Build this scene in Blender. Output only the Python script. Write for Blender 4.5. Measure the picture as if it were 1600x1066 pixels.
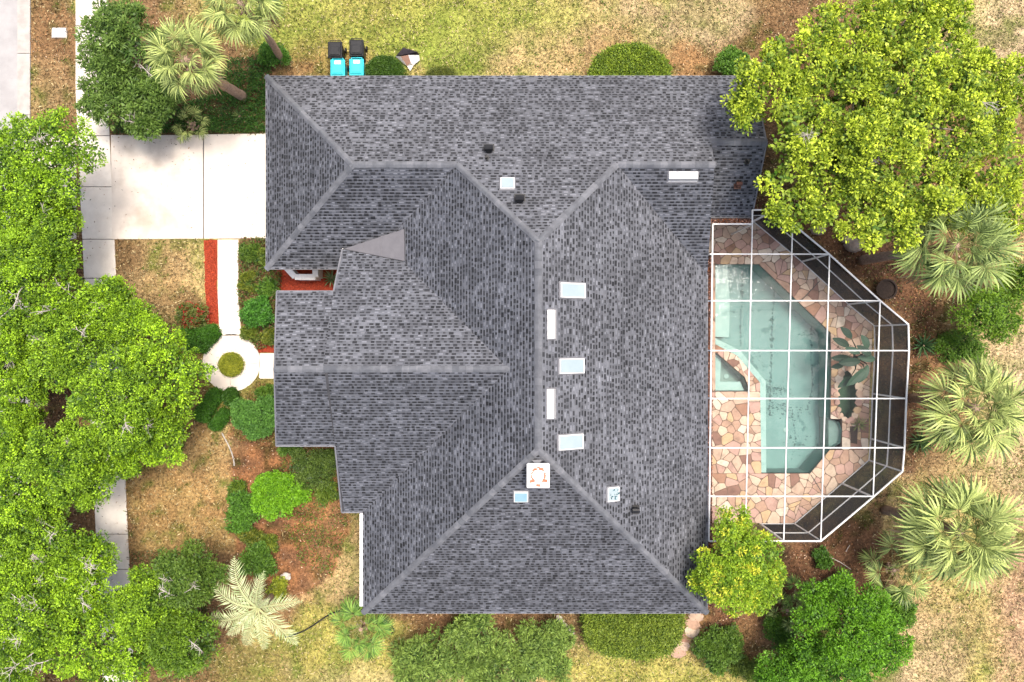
import bpy, math, random
import numpy as np
from mathutils import Vector, Matrix

# ------------------------------------------------------------------ camera, sky, sun, exposure
for o in list(bpy.data.objects):
    bpy.data.objects.remove(o)
scene = bpy.context.scene
COL = scene.collection
H = 33.3            # camera height above the lawn (m)
FPX = 1067.0        # focal length in photo pixels (24 mm on 36 mm, 1600 px wide)
CX, CY = 800.0, 533.0

cam_d = bpy.data.cameras.new('camera')
cam_d.lens = 24.0
cam_d.sensor_width = 36.0
cam_d.clip_end = 3000
cam = bpy.data.objects.new('camera', cam_d)
cam.location = (0, 0, H)
cam.rotation_euler = (0, 0, 0)
COL.objects.link(cam)
scene.camera = cam

SUN_EL = math.radians(73)
SUN_AZ = math.radians(48)      # from +Y (top of the picture) towards +X
world = bpy.data.worlds.new('World')
scene.world = world
world.use_nodes = True
wn = world.node_tree.nodes
wl = world.node_tree.links
wn.clear()
sky = wn.new('ShaderNodeTexSky')
sky.sky_type = 'NISHITA'
sky.sun_disc = False
sky.sun_elevation = SUN_EL
sky.sun_rotation = SUN_AZ
sky.air_density = 1.0
sky.dust_density = 6.0
sky.ozone_density = 1.0
bg = wn.new('ShaderNodeBackground')
bg.inputs['Strength'].default_value = 0.15
wo = wn.new('ShaderNodeOutputWorld')
wl.new(sky.outputs[0], bg.inputs[0])
wl.new(bg.outputs[0], wo.inputs[0])

sun_d = bpy.data.lights.new('sun', 'SUN')
sun_d.energy = 1.5
sun_d.angle = math.radians(14)
sun_d.color = (1.0, 0.955, 0.88)
sun = bpy.data.objects.new('sun', sun_d)
sdir = Vector((math.sin(SUN_AZ) * math.cos(SUN_EL), math.cos(SUN_AZ) * math.cos(SUN_EL), math.sin(SUN_EL)))
sun.rotation_euler = sdir.to_track_quat('Z', 'Y').to_euler()
sun.location = sdir * 60
COL.objects.link(sun)

vs = scene.view_settings
vs.view_transform = 'Standard'
vs.look = 'None'
vs.exposure = 1.05
vs.gamma = 1.0
vs.use_curve_mapping = False

# ------------------------------------------------------------------ helpers
R = random.Random(7)
rng = np.random.default_rng(11)


def U(px, py, z=0.0):
    """world point at height z that stands at a measured place of the survey picture"""
    k = (H - z) / FPX
    return Vector(((px - CX) * k, (CY - py) * k, z))


def U2(px, py, z=0.0):
    v = U(px, py, z)
    return (v.x, v.y)


def tag(o, label=None, cat=None, group=None, kind=None):
    if label:
        o['label'] = label
    if cat:
        o['category'] = cat
    if group:
        o['group'] = group
    if kind:
        o['kind'] = kind
    return o


def empty(name, loc=(0, 0, 0), label=None, cat=None, group=None):
    o = bpy.data.objects.new(name, None)
    o.location = loc
    o.empty_display_size = 0.3
    COL.objects.link(o)
    return tag(o, label, cat, group)


def link(name, me, parent=None, m=None):
    o = bpy.data.objects.new(name, me)
    COL.objects.link(o)
    if m is not None and not me.materials:
        me.materials.append(m)
    if parent is not None:
        o.parent = parent
        bpy_parent_fix(o, parent)
    return o


def world_of(o):
    v = Matrix.LocRotScale(o.location, o.rotation_euler, o.scale)
    if o.parent is not None:
        return world_of(o.parent) @ o.matrix_parent_inverse @ v
    return v


def bpy_parent_fix(o, parent):
    o.matrix_parent_inverse = world_of(parent).inverted()


def mk(name, V, F, m, parent=None, smooth=False):
    me = bpy.data.meshes.new(name)
    me.from_pydata([tuple(v) for v in V], [], [tuple(f) for f in F])
    me.materials.append(m)
    if smooth:
        me.polygons.foreach_set('use_smooth', [True] * len(me.polygons))
    me.update()
    return link(name, me, parent)


def fast_mesh(name, V, F, m, col=None, smooth=False):
    V = np.ascontiguousarray(V, dtype=np.float32)
    F = np.ascontiguousarray(F, dtype=np.int32)
    n, k = F.shape
    me = bpy.data.meshes.new(name)
    me.vertices.add(len(V))
    me.vertices.foreach_set('co', V.ravel())
    me.loops.add(n * k)
    me.loops.foreach_set('vertex_index', F.ravel())
    me.polygons.add(n)
    me.polygons.foreach_set('loop_start', np.arange(0, n * k, k, dtype=np.int32))
    if smooth:
        me.polygons.foreach_set('use_smooth', np.ones(n, dtype=bool))
    if col is not None:
        a = me.attributes.new('Col', 'FLOAT_COLOR', 'POINT')
        c = np.ones((len(V), 4), dtype=np.float32)
        c[:, :3] = col
        a.data.foreach_set('color', c.ravel())
    me.materials.append(m)
    me.update(calc_edges=True)
    return me


class MB:
    """collects simple shapes into one mesh"""

    def __init__(self):
        self.V = []
        self.F = []

    def add(self, V, F):
        n = len(self.V)
        self.V += [tuple(v) for v in V]
        self.F += [tuple(i + n for i in f) for f in F]
        return self

    def box(self, c, s, rz=0.0, bev=0.0):
        x, y, z = s[0] / 2, s[1] / 2, s[2] / 2
        ca, sa = math.cos(rz), math.sin(rz)
        if bev <= 0:
            P = [(sx * x, sy * y, sz * z) for sz in (-1, 1) for sx, sy in ((-1, -1), (1, -1), (1, 1), (-1, 1))]
            Fs = [(3, 2, 1, 0), (4, 5, 6, 7), (0, 1, 5, 4), (1, 2, 6, 5), (2, 3, 7, 6), (3, 0, 4, 7)]
        else:
            b = bev
            ring = [(-x + b, -y), (x - b, -y), (x, -y + b), (x, y - b), (x - b, y), (-x + b, y), (-x, y - b), (-x, -y + b)]
            rin = [(px * (1 - b / x), py * (1 - b / y)) for px, py in ring]
            P = [(p[0], p[1], -z) for p in ring] + [(p[0], p[1], z - b) for p in ring] + [(p[0], p[1], z) for p in rin]
            Fs = [tuple(reversed(range(8))), tuple(range(16, 24))]
            for i in range(8):
                j = (i + 1) % 8
                Fs.append((i, j, j + 8, i + 8))
                Fs.append((i + 8, j + 8, j + 16, i + 16))
        V = [(c[0] + p[0] * ca - p[1] * sa, c[1] + p[0] * sa + p[1] * ca, c[2] + p[2]) for p in P]
        return self.add(V, Fs)

    def bar(self, p, q, w, h=None, up=Vector((0, 0, 1))):
        h = h or w
        p = Vector(p)
        q = Vector(q)
        d = (q - p).normalized()
        if abs(d.dot(up)) > 0.98:
            up = Vector((1, 0, 0))
        s = d.cross(up).normalized()
        t = s.cross(d)
        V = []
        for b in (p, q):
            for a, e in ((-1, -1), (1, -1), (1, 1), (-1, 1)):
                V.append(b + s * (a * w / 2) + t * (e * h / 2))
        return self.add(V, [(3, 2, 1, 0), (4, 5, 6, 7), (0, 1, 5, 4), (1, 2, 6, 5), (2, 3, 7, 6), (3, 0, 4, 7)])

    def tube(self, pts, rad, n=8, cap=True):
        pts = [Vector(p) for p in pts]
        if not hasattr(rad, '__len__'):
            rad = [rad] * len(pts)
        V = []
        F = []
        prev = None
        for i, p in enumerate(pts):
            a = pts[max(i - 1, 0)]
            b = pts[min(i + 1, len(pts) - 1)]
            d = (b - a).normalized()
            if prev is None:
                ref = Vector((0, 0, 1)) if abs(d.z) < 0.9 else Vector((1, 0, 0))
                s = d.cross(ref).normalized()
            else:
                s = (prev - d * prev.dot(d)).normalized()
            prev = s
            t = d.cross(s)
            for k in range(n):
                an = 2 * math.pi * k / n
                V.append(p + (s * math.cos(an) + t * math.sin(an)) * rad[i])
        for i in range(len(pts) - 1):
            for k in range(n):
                j = (k + 1) % n
                F.append((i * n + k, i * n + j, (i + 1) * n + j, (i + 1) * n + k))
        if cap:
            F.append(tuple(reversed(range(n))))
            F.append(tuple(range((len(pts) - 1) * n, len(pts) * n)))
        return self.add(V, F)

    def prism(self, poly, z0, z1):
        n = len(poly)
        if sum(poly[i][0] * poly[(i + 1) % n][1] - poly[(i + 1) % n][0] * poly[i][1] for i in range(n)) < 0:
            poly = list(reversed(poly))
        V = [(p[0], p[1], z0) for p in poly] + [(p[0], p[1], z1) for p in poly]
        F = [tuple(reversed(range(n))), tuple(range(n, 2 * n))]
        for i in range(n):
            j = (i + 1) % n
            F.append((i, j, j + n, i + n))
        return self.add(V, F)

    def build(self, name, m, parent=None, smooth=False):
        return mk(name, self.V, self.F, m, parent, smooth)


def sheet(name, poly, z, m, parent=None):
    """flat polygon (list of xy), facing up"""
    n = len(poly)
    if sum(poly[i][0] * poly[(i + 1) % n][1] - poly[(i + 1) % n][0] * poly[i][1] for i in range(n)) < 0:
        poly = list(reversed(poly))
    return mk(name, [(p[0], p[1], z) for p in poly], [tuple(range(n))], m, parent)


def px_poly(pts, z=0.0):
    return [U2(a, b, z) for a, b in pts]


def inside(poly, x, y):
    """vectorised point in polygon"""
    x = np.asarray(x)
    y = np.asarray(y)
    r = np.zeros(x.shape, bool)
    n = len(poly)
    for i in range(n):
        x1, y1 = poly[i]
        x2, y2 = poly[(i + 1) % n]
        c = ((y1 > y) != (y2 > y)) & (x < (x2 - x1) * (y - y1) / (y2 - y1 + 1e-12) + x1)
        r ^= c
    return r


def clip_half(poly, a, b, c):
    """keep a*x+b*y<=c"""
    out = []
    n = len(poly)
    for i in range(n):
        p = poly[i]
        q = poly[(i + 1) % n]
        dp = a * p[0] + b * p[1] - c
        dq = a * q[0] + b * q[1] - c
        if dp <= 0:
            out.append(p)
        if (dp < 0 < dq) or (dq < 0 < dp):
            t = dp / (dp - dq)
            out.append((p[0] + (q[0] - p[0]) * t, p[1] + (q[1] - p[1]) * t))
    return out


def area2(poly):
    n = len(poly)
    return 0.5 * sum(poly[i][0] * poly[(i + 1) % n][1] - poly[(i + 1) % n][0] * poly[i][1] for i in range(n))


def halfplanes(poly):
    if area2(poly) < 0:
        poly = list(reversed(poly))
    hp = []
    n = len(poly)
    for i in range(n):
        p = poly[i]
        q = poly[(i + 1) % n]
        a, b = q[1] - p[1], -(q[0] - p[0])
        l = math.hypot(a, b)
        if l < 1e-9:
            continue
        a, b = a / l, b / l
        hp.append((a, b, a * p[0] + b * p[1]))
    return hp


def clip_convex(poly, hps, inset=0.0):
    for a, b, c in hps:
        poly = clip_half(poly, a, b, c - inset)
        if len(poly) < 3:
            return []
    return poly


def vnoise(x, y, s, seed=0):
    """smooth value noise 0..1, vectorised"""
    x = np.asarray(x) / s + seed * 17.3
    y = np.asarray(y) / s - seed * 9.1
    ix = np.floor(x)
    iy = np.floor(y)
    fx = x - ix
    fy = y - iy
    fx = fx * fx * (3 - 2 * fx)
    fy = fy * fy * (3 - 2 * fy)

    def h(a, b):
        v = np.sin(a * 127.1 + b * 311.7 + seed * 74.7) * 43758.5453
        return v - np.floor(v)
    return (h(ix, iy) * (1 - fx) + h(ix + 1, iy) * fx) * (1 - fy) + (h(ix, iy + 1) * (1 - fx) + h(ix + 1, iy + 1) * fx) * fy


# ------------------------------------------------------------------ materials
def new_mat(name):
    m = bpy.data.materials.new(name)
    m.use_nodes = True
    nt = m.node_tree
    b = nt.nodes['Principled BSDF']
    return m, nt, b


def pmat(name, c1, c2=None, scale=4.0, rough=0.7, bump=0.0, bscale=None, metal=0.0, detail=6.0, lo=0.35, hi=0.65, spec=0.3, extra=None):
    """noise-mixed two colour material; extra=(colour, scale, lo, hi) lays a third blotch colour on it"""
    m, nt, b = new_mat(name)
    L = nt.links
    b.inputs['Roughness'].default_value = rough
    b.inputs['Metallic'].default_value = metal
    b.inputs['Specular IOR Level'].default_value = spec
    if c2 is None:
        c2 = tuple(v * 0.85 for v in c1)
    tc = nt.nodes.new('ShaderNodeNewGeometry')
    n = nt.nodes.new('ShaderNodeTexNoise')
    n.inputs['Scale'].default_value = scale
    n.inputs['Detail'].default_value = detail
    n.inputs['Roughness'].default_value = 0.65
    L.new(tc.outputs['Position'], n.inputs['Vector'])
    r = nt.nodes.new('ShaderNodeValToRGB')
    r.color_ramp.elements[0].position = lo
    r.color_ramp.elements[1].position = hi
    r.color_ramp.elements[0].color = (*c1, 1)
    r.color_ramp.elements[1].color = (*c2, 1)
    L.new(n.outputs['Fac'], r.inputs['Fac'])
    out = r.outputs['Color']
    if extra:
        n2 = nt.nodes.new('ShaderNodeTexNoise')
        n2.inputs['Scale'].default_value = extra[1]
        n2.inputs['Detail'].default_value = 5
        L.new(tc.outputs['Position'], n2.inputs['Vector'])
        mr = nt.nodes.new('ShaderNodeMapRange')
        mr.inputs['From Min'].default_value = extra[2]
        mr.inputs['From Max'].default_value = extra[3]
        L.new(n2.outputs['Fac'], mr.inputs['Value'])
        mx = nt.nodes.new('ShaderNodeMixRGB')
        L.new(mr.outputs['Result'], mx.inputs['Fac'])
        L.new(out, mx.inputs['Color1'])
        mx.inputs['Color2'].default_value = (*extra[0], 1)
        out = mx.outputs['Color']
    L.new(out, b.inputs['Base Color'])
    if bump > 0:
        n3 = nt.nodes.new('ShaderNodeTexNoise')
        n3.inputs['Scale'].default_value = bscale or scale * 6
        n3.inputs['Detail'].default_value = 4
        L.new(tc.outputs['Position'], n3.inputs['Vector'])
        bp = nt.nodes.new('ShaderNodeBump')
        bp.inputs['Strength'].default_value = bump
        bp.inputs['Distance'].default_value = 0.03
        L.new(n3.outputs['Fac'], bp.inputs['Height'])
        L.new(bp.outputs['Normal'], b.inputs['Normal'])
    return m


def col_mat(name, rough=0.6, transl=0.0, noise=0.0, nscale=20.0, spec=0.3, bump=0.0):
    """colour from the mesh's Col attribute (each leaf, blade, shingle its own tone)"""
    m, nt, b = new_mat(name)
    L = nt.links
    b.inputs['Roughness'].default_value = rough
    b.inputs['Specular IOR Level'].default_value = spec
    at = nt.nodes.new('ShaderNodeAttribute')
    at.attribute_name = 'Col'
    out = at.outputs['Color']
    if noise > 0:
        g = nt.nodes.new('ShaderNodeNewGeometry')
        n = nt.nodes.new('ShaderNodeTexNoise')
        n.inputs['Scale'].default_value = nscale
        n.inputs['Detail'].default_value = 8
        n.inputs['Roughness'].default_value = 0.75
        L.new(g.outputs['Position'], n.inputs['Vector'])
        mr = nt.nodes.new('ShaderNodeMapRange')
        mr.inputs['From Min'].default_value = 0.3
        mr.inputs['From Max'].default_value = 0.7
        mr.inputs['To Min'].default_value = 1 - noise
        mr.inputs['To Max'].default_value = 1 + noise
        L.new(n.outputs['Fac'], mr.inputs['Value'])
        mx = nt.nodes.new('ShaderNodeVectorMath')
        mx.operation = 'SCALE'
        L.new(out, mx.inputs[0])
        L.new(mr.outputs['Result'], mx.inputs['Scale'])
        out = mx.outputs['Vector']
        if bump > 0:
            bp = nt.nodes.new('ShaderNodeBump')
            bp.inputs['Strength'].default_value = bump
            bp.inputs['Distance'].default_value = 0.05
            L.new(n.outputs['Fac'], bp.inputs['Height'])
            L.new(bp.outputs['Normal'], b.inputs['Normal'])
    L.new(out, b.inputs['Base Color'])
    if transl > 0:
        t = nt.nodes.new('ShaderNodeBsdfTranslucent')
        L.new(out, t.inputs['Color'])
        ms = nt.nodes.new('ShaderNodeMixShader')
        ms.inputs['Fac'].default_value = transl
        L.new(b.outputs[0], ms.inputs[1])
        L.new(t.outputs[0], ms.inputs[2])
        L.new(ms.outputs[0], nt.nodes['Material Output'].inputs['Surface'])
    return m


M = {}
M['ground'] = col_mat('ground_soil_and_turf', 0.95, 0, 0.75, 7.0, 0.1, 0.8)
M['leaf'] = col_mat('leaf', 0.5, 0.12, 0, spec=0.25)
M['blade'] = col_mat('grass_blade', 0.7, 0.25, 0, spec=0.2)
M['litter'] = col_mat('dead_leaf', 0.85, 0.0, 0, spec=0.15)
M['shingle'] = col_mat('asphalt_shingle', 0.9, 0.0, 0.28, 60.0, 0.2)
M['cap'] = pmat('ridge_cap_shingle', (0.092, 0.095, 0.104), (0.128, 0.132, 0.143), 2.6, 0.9, lo=0.4, hi=0.6)
M['cap_dark'] = pmat('ridge_cap_shingle_dark', (0.08, 0.084, 0.094), (0.115, 0.12, 0.13), 2.6, 0.9, lo=0.4, hi=0.6)
M['cap_light'] = pmat('ridge_cap_shingle_light', (0.115, 0.118, 0.128), (0.16, 0.163, 0.175), 2.6, 0.9, lo=0.4, hi=0.6)
M['deck_ply'] = pmat('roof_underlay', (0.04, 0.04, 0.045), (0.06, 0.06, 0.065), 5, 0.9)
M['fascia'] = pmat('painted_fascia', (0.72, 0.70, 0.66), (0.6, 0.58, 0.55), 3, 0.5)
M['drip'] = pmat('grey_drip_edge', (0.12, 0.12, 0.13), (0.17, 0.17, 0.18), 3, 0.5)
M['stucco'] = pmat('stucco', (0.55, 0.48, 0.38), (0.62, 0.55, 0.44), 6, 0.9, 0.3)
M['white'] = pmat('white_painted_aluminium', (0.70, 0.69, 0.67), (0.58, 0.57, 0.545), 6, 0.4)
M['whitewall'] = pmat('white_painted_masonry', (0.82, 0.80, 0.77), (0.72, 0.70, 0.66), 6, 0.7)
M['cricket'] = pmat('grey_membrane', (0.115, 0.11, 0.118), (0.135, 0.13, 0.136), 3, 0.8)
M['concrete'] = pmat('pale_concrete', (0.66, 0.585, 0.50), (0.57, 0.495, 0.42), 1.2, 0.9, 0.15, 30, extra=((0.44, 0.37, 0.30), 0.6, 0.48, 0.72))
M['concrete_w'] = pmat('clean_concrete', (0.70, 0.63, 0.545), (0.63, 0.56, 0.475), 1.2, 0.9, 0.12, 30)
M['walk'] = pmat('sidewalk_concrete', (0.70, 0.635, 0.55), (0.60, 0.535, 0.455), 1.6, 0.9, 0.15, 30)
M['road'] = pmat('road_concrete', (0.36, 0.345, 0.33), (0.29, 0.275, 0.265), 0.9, 0.9, 0.2, 25, extra=((0.3, 0.28, 0.27), 0.5, 0.55, 0.75))
M['kerb'] = pmat('kerb_concrete', (0.42, 0.39, 0.345), (0.32, 0.29, 0.26), 2.2, 0.9, 0.15, 25)
M['joint'] = pmat('dark_joint', (0.06, 0.05, 0.045), (0.10, 0.09, 0.08), 8, 0.95)
M['red'] = pmat('red_mulch', (0.34, 0.052, 0.022), (0.20, 0.028, 0.013), 14, 0.95, 0.6, 40)
M['mulch'] = pmat('brown_mulch', (0.14, 0.065, 0.035), (0.08, 0.04, 0.025), 9, 0.95, 0.6, 30)
M['bark'] = pmat('grey_bark', (0.30, 0.25, 0.20), (0.18, 0.14, 0.11), 9, 0.9, 0.5, 40)
M['bark_pale'] = pmat('pale_dead_wood', (0.52, 0.47, 0.42), (0.36, 0.31, 0.27), 9, 0.9, 0.3, 40)
M['palm_bark'] = pmat('palm_trunk_bark', (0.42, 0.29, 0.205), (0.24, 0.155, 0.105), 12, 0.95, 0.7, 26)
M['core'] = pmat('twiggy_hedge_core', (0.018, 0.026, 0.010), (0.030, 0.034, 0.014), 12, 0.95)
M['glass'] = pmat('skylight_dome', (0.255, 0.315, 0.325), (0.30, 0.355, 0.36), 0.9, 0.12, spec=0.6)
M['glass_blue'] = pmat('blue_skylight_pane', (0.20, 0.34, 0.40), (0.25, 0.38, 0.43), 1.5, 0.1, spec=0.6)
M['blackp'] = pmat('black_plastic', (0.008, 0.008, 0.009), (0.014, 0.014, 0.015), 6, 0.45)
M['tealp'] = pmat('teal_plastic', (0.03, 0.46, 0.52), (0.04, 0.50, 0.56), 5, 0.45)
M['label'] = pmat('white_sticker', (0.8, 0.8, 0.8), (0.7, 0.7, 0.7), 8, 0.6)
M['rust'] = pmat('rust_stain', (0.33, 0.10, 0.05), (0.45, 0.2, 0.12), 20, 0.9)
M['bronze'] = pmat('brown_vent_metal', (0.08, 0.035, 0.025), (0.11, 0.05, 0.035), 6, 0.5)
M['mortar'] = pmat('deck_mortar', (0.13, 0.09, 0.06), (0.20, 0.14, 0.10), 5, 0.95, 0.2)
M['soil'] = pmat('dark_soil', (0.035, 0.026, 0.02), (0.06, 0.04, 0.03), 12, 0.95, 0.5)
M['rock'] = pmat('boulder_stone', (0.38, 0.31, 0.25), (0.26, 0.2, 0.16), 3, 0.9, 0.5, 14)
M['rockpale'] = pmat('pale_rubble', (0.6, 0.55, 0.48), (0.42, 0.36, 0.3), 5, 0.9, 0.5, 20)
M['hose'] = pmat('black_hose_rubber', (0.012, 0.012, 0.012), (0.02, 0.02, 0.02), 8, 0.6)
M['tarp_w'] = pmat('white_tarp', (0.8, 0.78, 0.76), (0.66, 0.63, 0.6), 4, 0.6)
M['tarp_b'] = pmat('black_tarp', (0.02, 0.018, 0.02), (0.045, 0.035, 0.04), 5, 0.5)
M['card'] = pmat('brown_cardboard', (0.5, 0.3, 0.22), (0.42, 0.24, 0.18), 5, 0.8)
M['metal_lid'] = pmat('white_utility_lid', (0.8, 0.79, 0.78), (0.7, 0.69, 0.67), 6, 0.5)
STONES = [pmat('flagstone_%d' % i, a, tuple(v * 0.8 for v in a), 5, 0.85, 0.25, 24, extra=(tuple(v * 0.6 for v in a), 2.2, 0.55, 0.75)) for i, a in enumerate(
    [(0.50, 0.355, 0.255), (0.43, 0.275, 0.19), (0.57, 0.44, 0.32), (0.34, 0.19, 0.12), (0.64, 0.54, 0.42), (0.47, 0.30, 0.235), (0.52, 0.36, 0.205), (0.25, 0.14, 0.10)])]
STONE_W = [5, 4, 5, 2.2, 3.0, 4, 3, 1.4]


def screen_mat(name, fac, c):
    m = bpy.data.materials.new(name)
    m.use_nodes = True
    nt = m.node_tree
    nt.nodes.remove(nt.nodes['Principled BSDF'])
    t = nt.nodes.new('ShaderNodeBsdfTransparent')
    d = nt.nodes.new('ShaderNodeBsdfDiffuse')
    n = nt.nodes.new('ShaderNodeTexNoise')
    n.inputs['Scale'].default_value = 1.3
    n.inputs['Detail'].default_value = 4
    g = nt.nodes.new('ShaderNodeNewGeometry')
    nt.links.new(g.outputs['Position'], n.inputs['Vector'])
    mr = nt.nodes.new('ShaderNodeMapRange')
    mr.inputs['To Min'].default_value = fac * 0.8
    mr.inputs['To Max'].default_value = min(1, fac * 1.2)
    nt.links.new(n.outputs['Fac'], mr.inputs['Value'])
    d.inputs['Color'].default_value = (*c, 1)
    ms = nt.nodes.new('ShaderNodeMixShader')
    nt.links.new(mr.outputs['Result'], ms.inputs['Fac'])
    nt.links.new(t.outputs[0], ms.inputs[1])
    nt.links.new(d.outputs[0], ms.inputs[2])
    nt.links.new(ms.outputs[0], nt.nodes['Material Output'].inputs['Surface'])
    return m


M['screen'] = screen_mat('roof_insect_screen', 0.06, (0.22, 0.22, 0.22))
M['screen_wall'] = screen_mat('wall_insect_screen', 0.88, (0.014, 0.014, 0.015))


def water_mat(name, tint, rough=0.03, gloss=1.0):
    m = bpy.data.materials.new(name)
    m.use_nodes = True
    nt = m.node_tree
    nt.nodes.remove(nt.nodes['Principled BSDF'])
    t = nt.nodes.new('ShaderNodeBsdfTransparent')
    t.inputs['Color'].default_value = (*tint, 1)
    gl = nt.nodes.new('ShaderNodeBsdfGlossy')
    gl.inputs['Roughness'].default_value = rough
    fr = nt.nodes.new('ShaderNodeFresnel')
    fr.inputs['IOR'].default_value = 1.33
    n = nt.nodes.new('ShaderNodeTexNoise')
    n.inputs['Scale'].default_value = 3.0
    n.inputs['Detail'].default_value = 3
    g = nt.nodes.new('ShaderNodeNewGeometry')
    nt.links.new(g.outputs['Position'], n.inputs['Vector'])
    bp = nt.nodes.new('ShaderNodeBump')
    bp.inputs['Strength'].default_value = 0.25
    bp.inputs['Distance'].default_value = 0.05
    nt.links.new(n.outputs['Fac'], bp.inputs['Height'])
    nt.links.new(bp.outputs['Normal'], gl.inputs['Normal'])
    nt.links.new(bp.outputs['Normal'], fr.inputs['Normal'])
    ms = nt.nodes.new('ShaderNodeMixShader')
    nt.links.new(fr.outputs[0], ms.inputs['Fac'])
    nt.links.new(t.outputs[0], ms.inputs[1])
    nt.links.new(gl.outputs[0], ms.inputs[2])
    nt.links.new(ms.outputs[0], nt.nodes['Material Output'].inputs['Surface'])
    return m


M['water'] = water_mat('pool_water', (0.80, 0.93, 0.92))
M['pondwater'] = water_mat('green_pond_water', (0.5, 0.62, 0.52))
M['plaster'] = pmat('teal_pool_plaster', (0.23, 0.325, 0.30), (0.185, 0.275, 0.255), 0.9, 0.8, extra=((0.13, 0.215, 0.20), 1.1, 0.64, 0.68))
M['plaster_pale'] = pmat('pale_pool_plaster', (0.44, 0.50, 0.455), (0.36, 0.44, 0.40), 1.5, 0.8, extra=((0.25, 0.34, 0.31), 1.3, 0.55, 0.7))
M['plaster_spa'] = pmat('grey_spa_plaster', (0.20, 0.25, 0.225), (0.27, 0.32, 0.285), 2, 0.8)
M['stain'] = pmat('algae_streak', (0.075, 0.125, 0.115), (0.105, 0.165, 0.155), 4, 0.9)

# ------------------------------------------------------------------ ground colour map
C_TAN = np.array((0.44, 0.32, 0.155))
C_SAND = np.array((0.47, 0.36, 0.22))
C_YG = np.array((0.37, 0.335, 0.085))
C_GREEN = np.array((0.19, 0.26, 0.035))
C_BROWN = np.array((0.165, 0.086, 0.046))
C_ORANGE = np.array((0.30, 0.155, 0.075))
C_DARK = np.array((0.075, 0.045, 0.026))
C_OLIVE = np.array((0.20, 0.165, 0.05))
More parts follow.
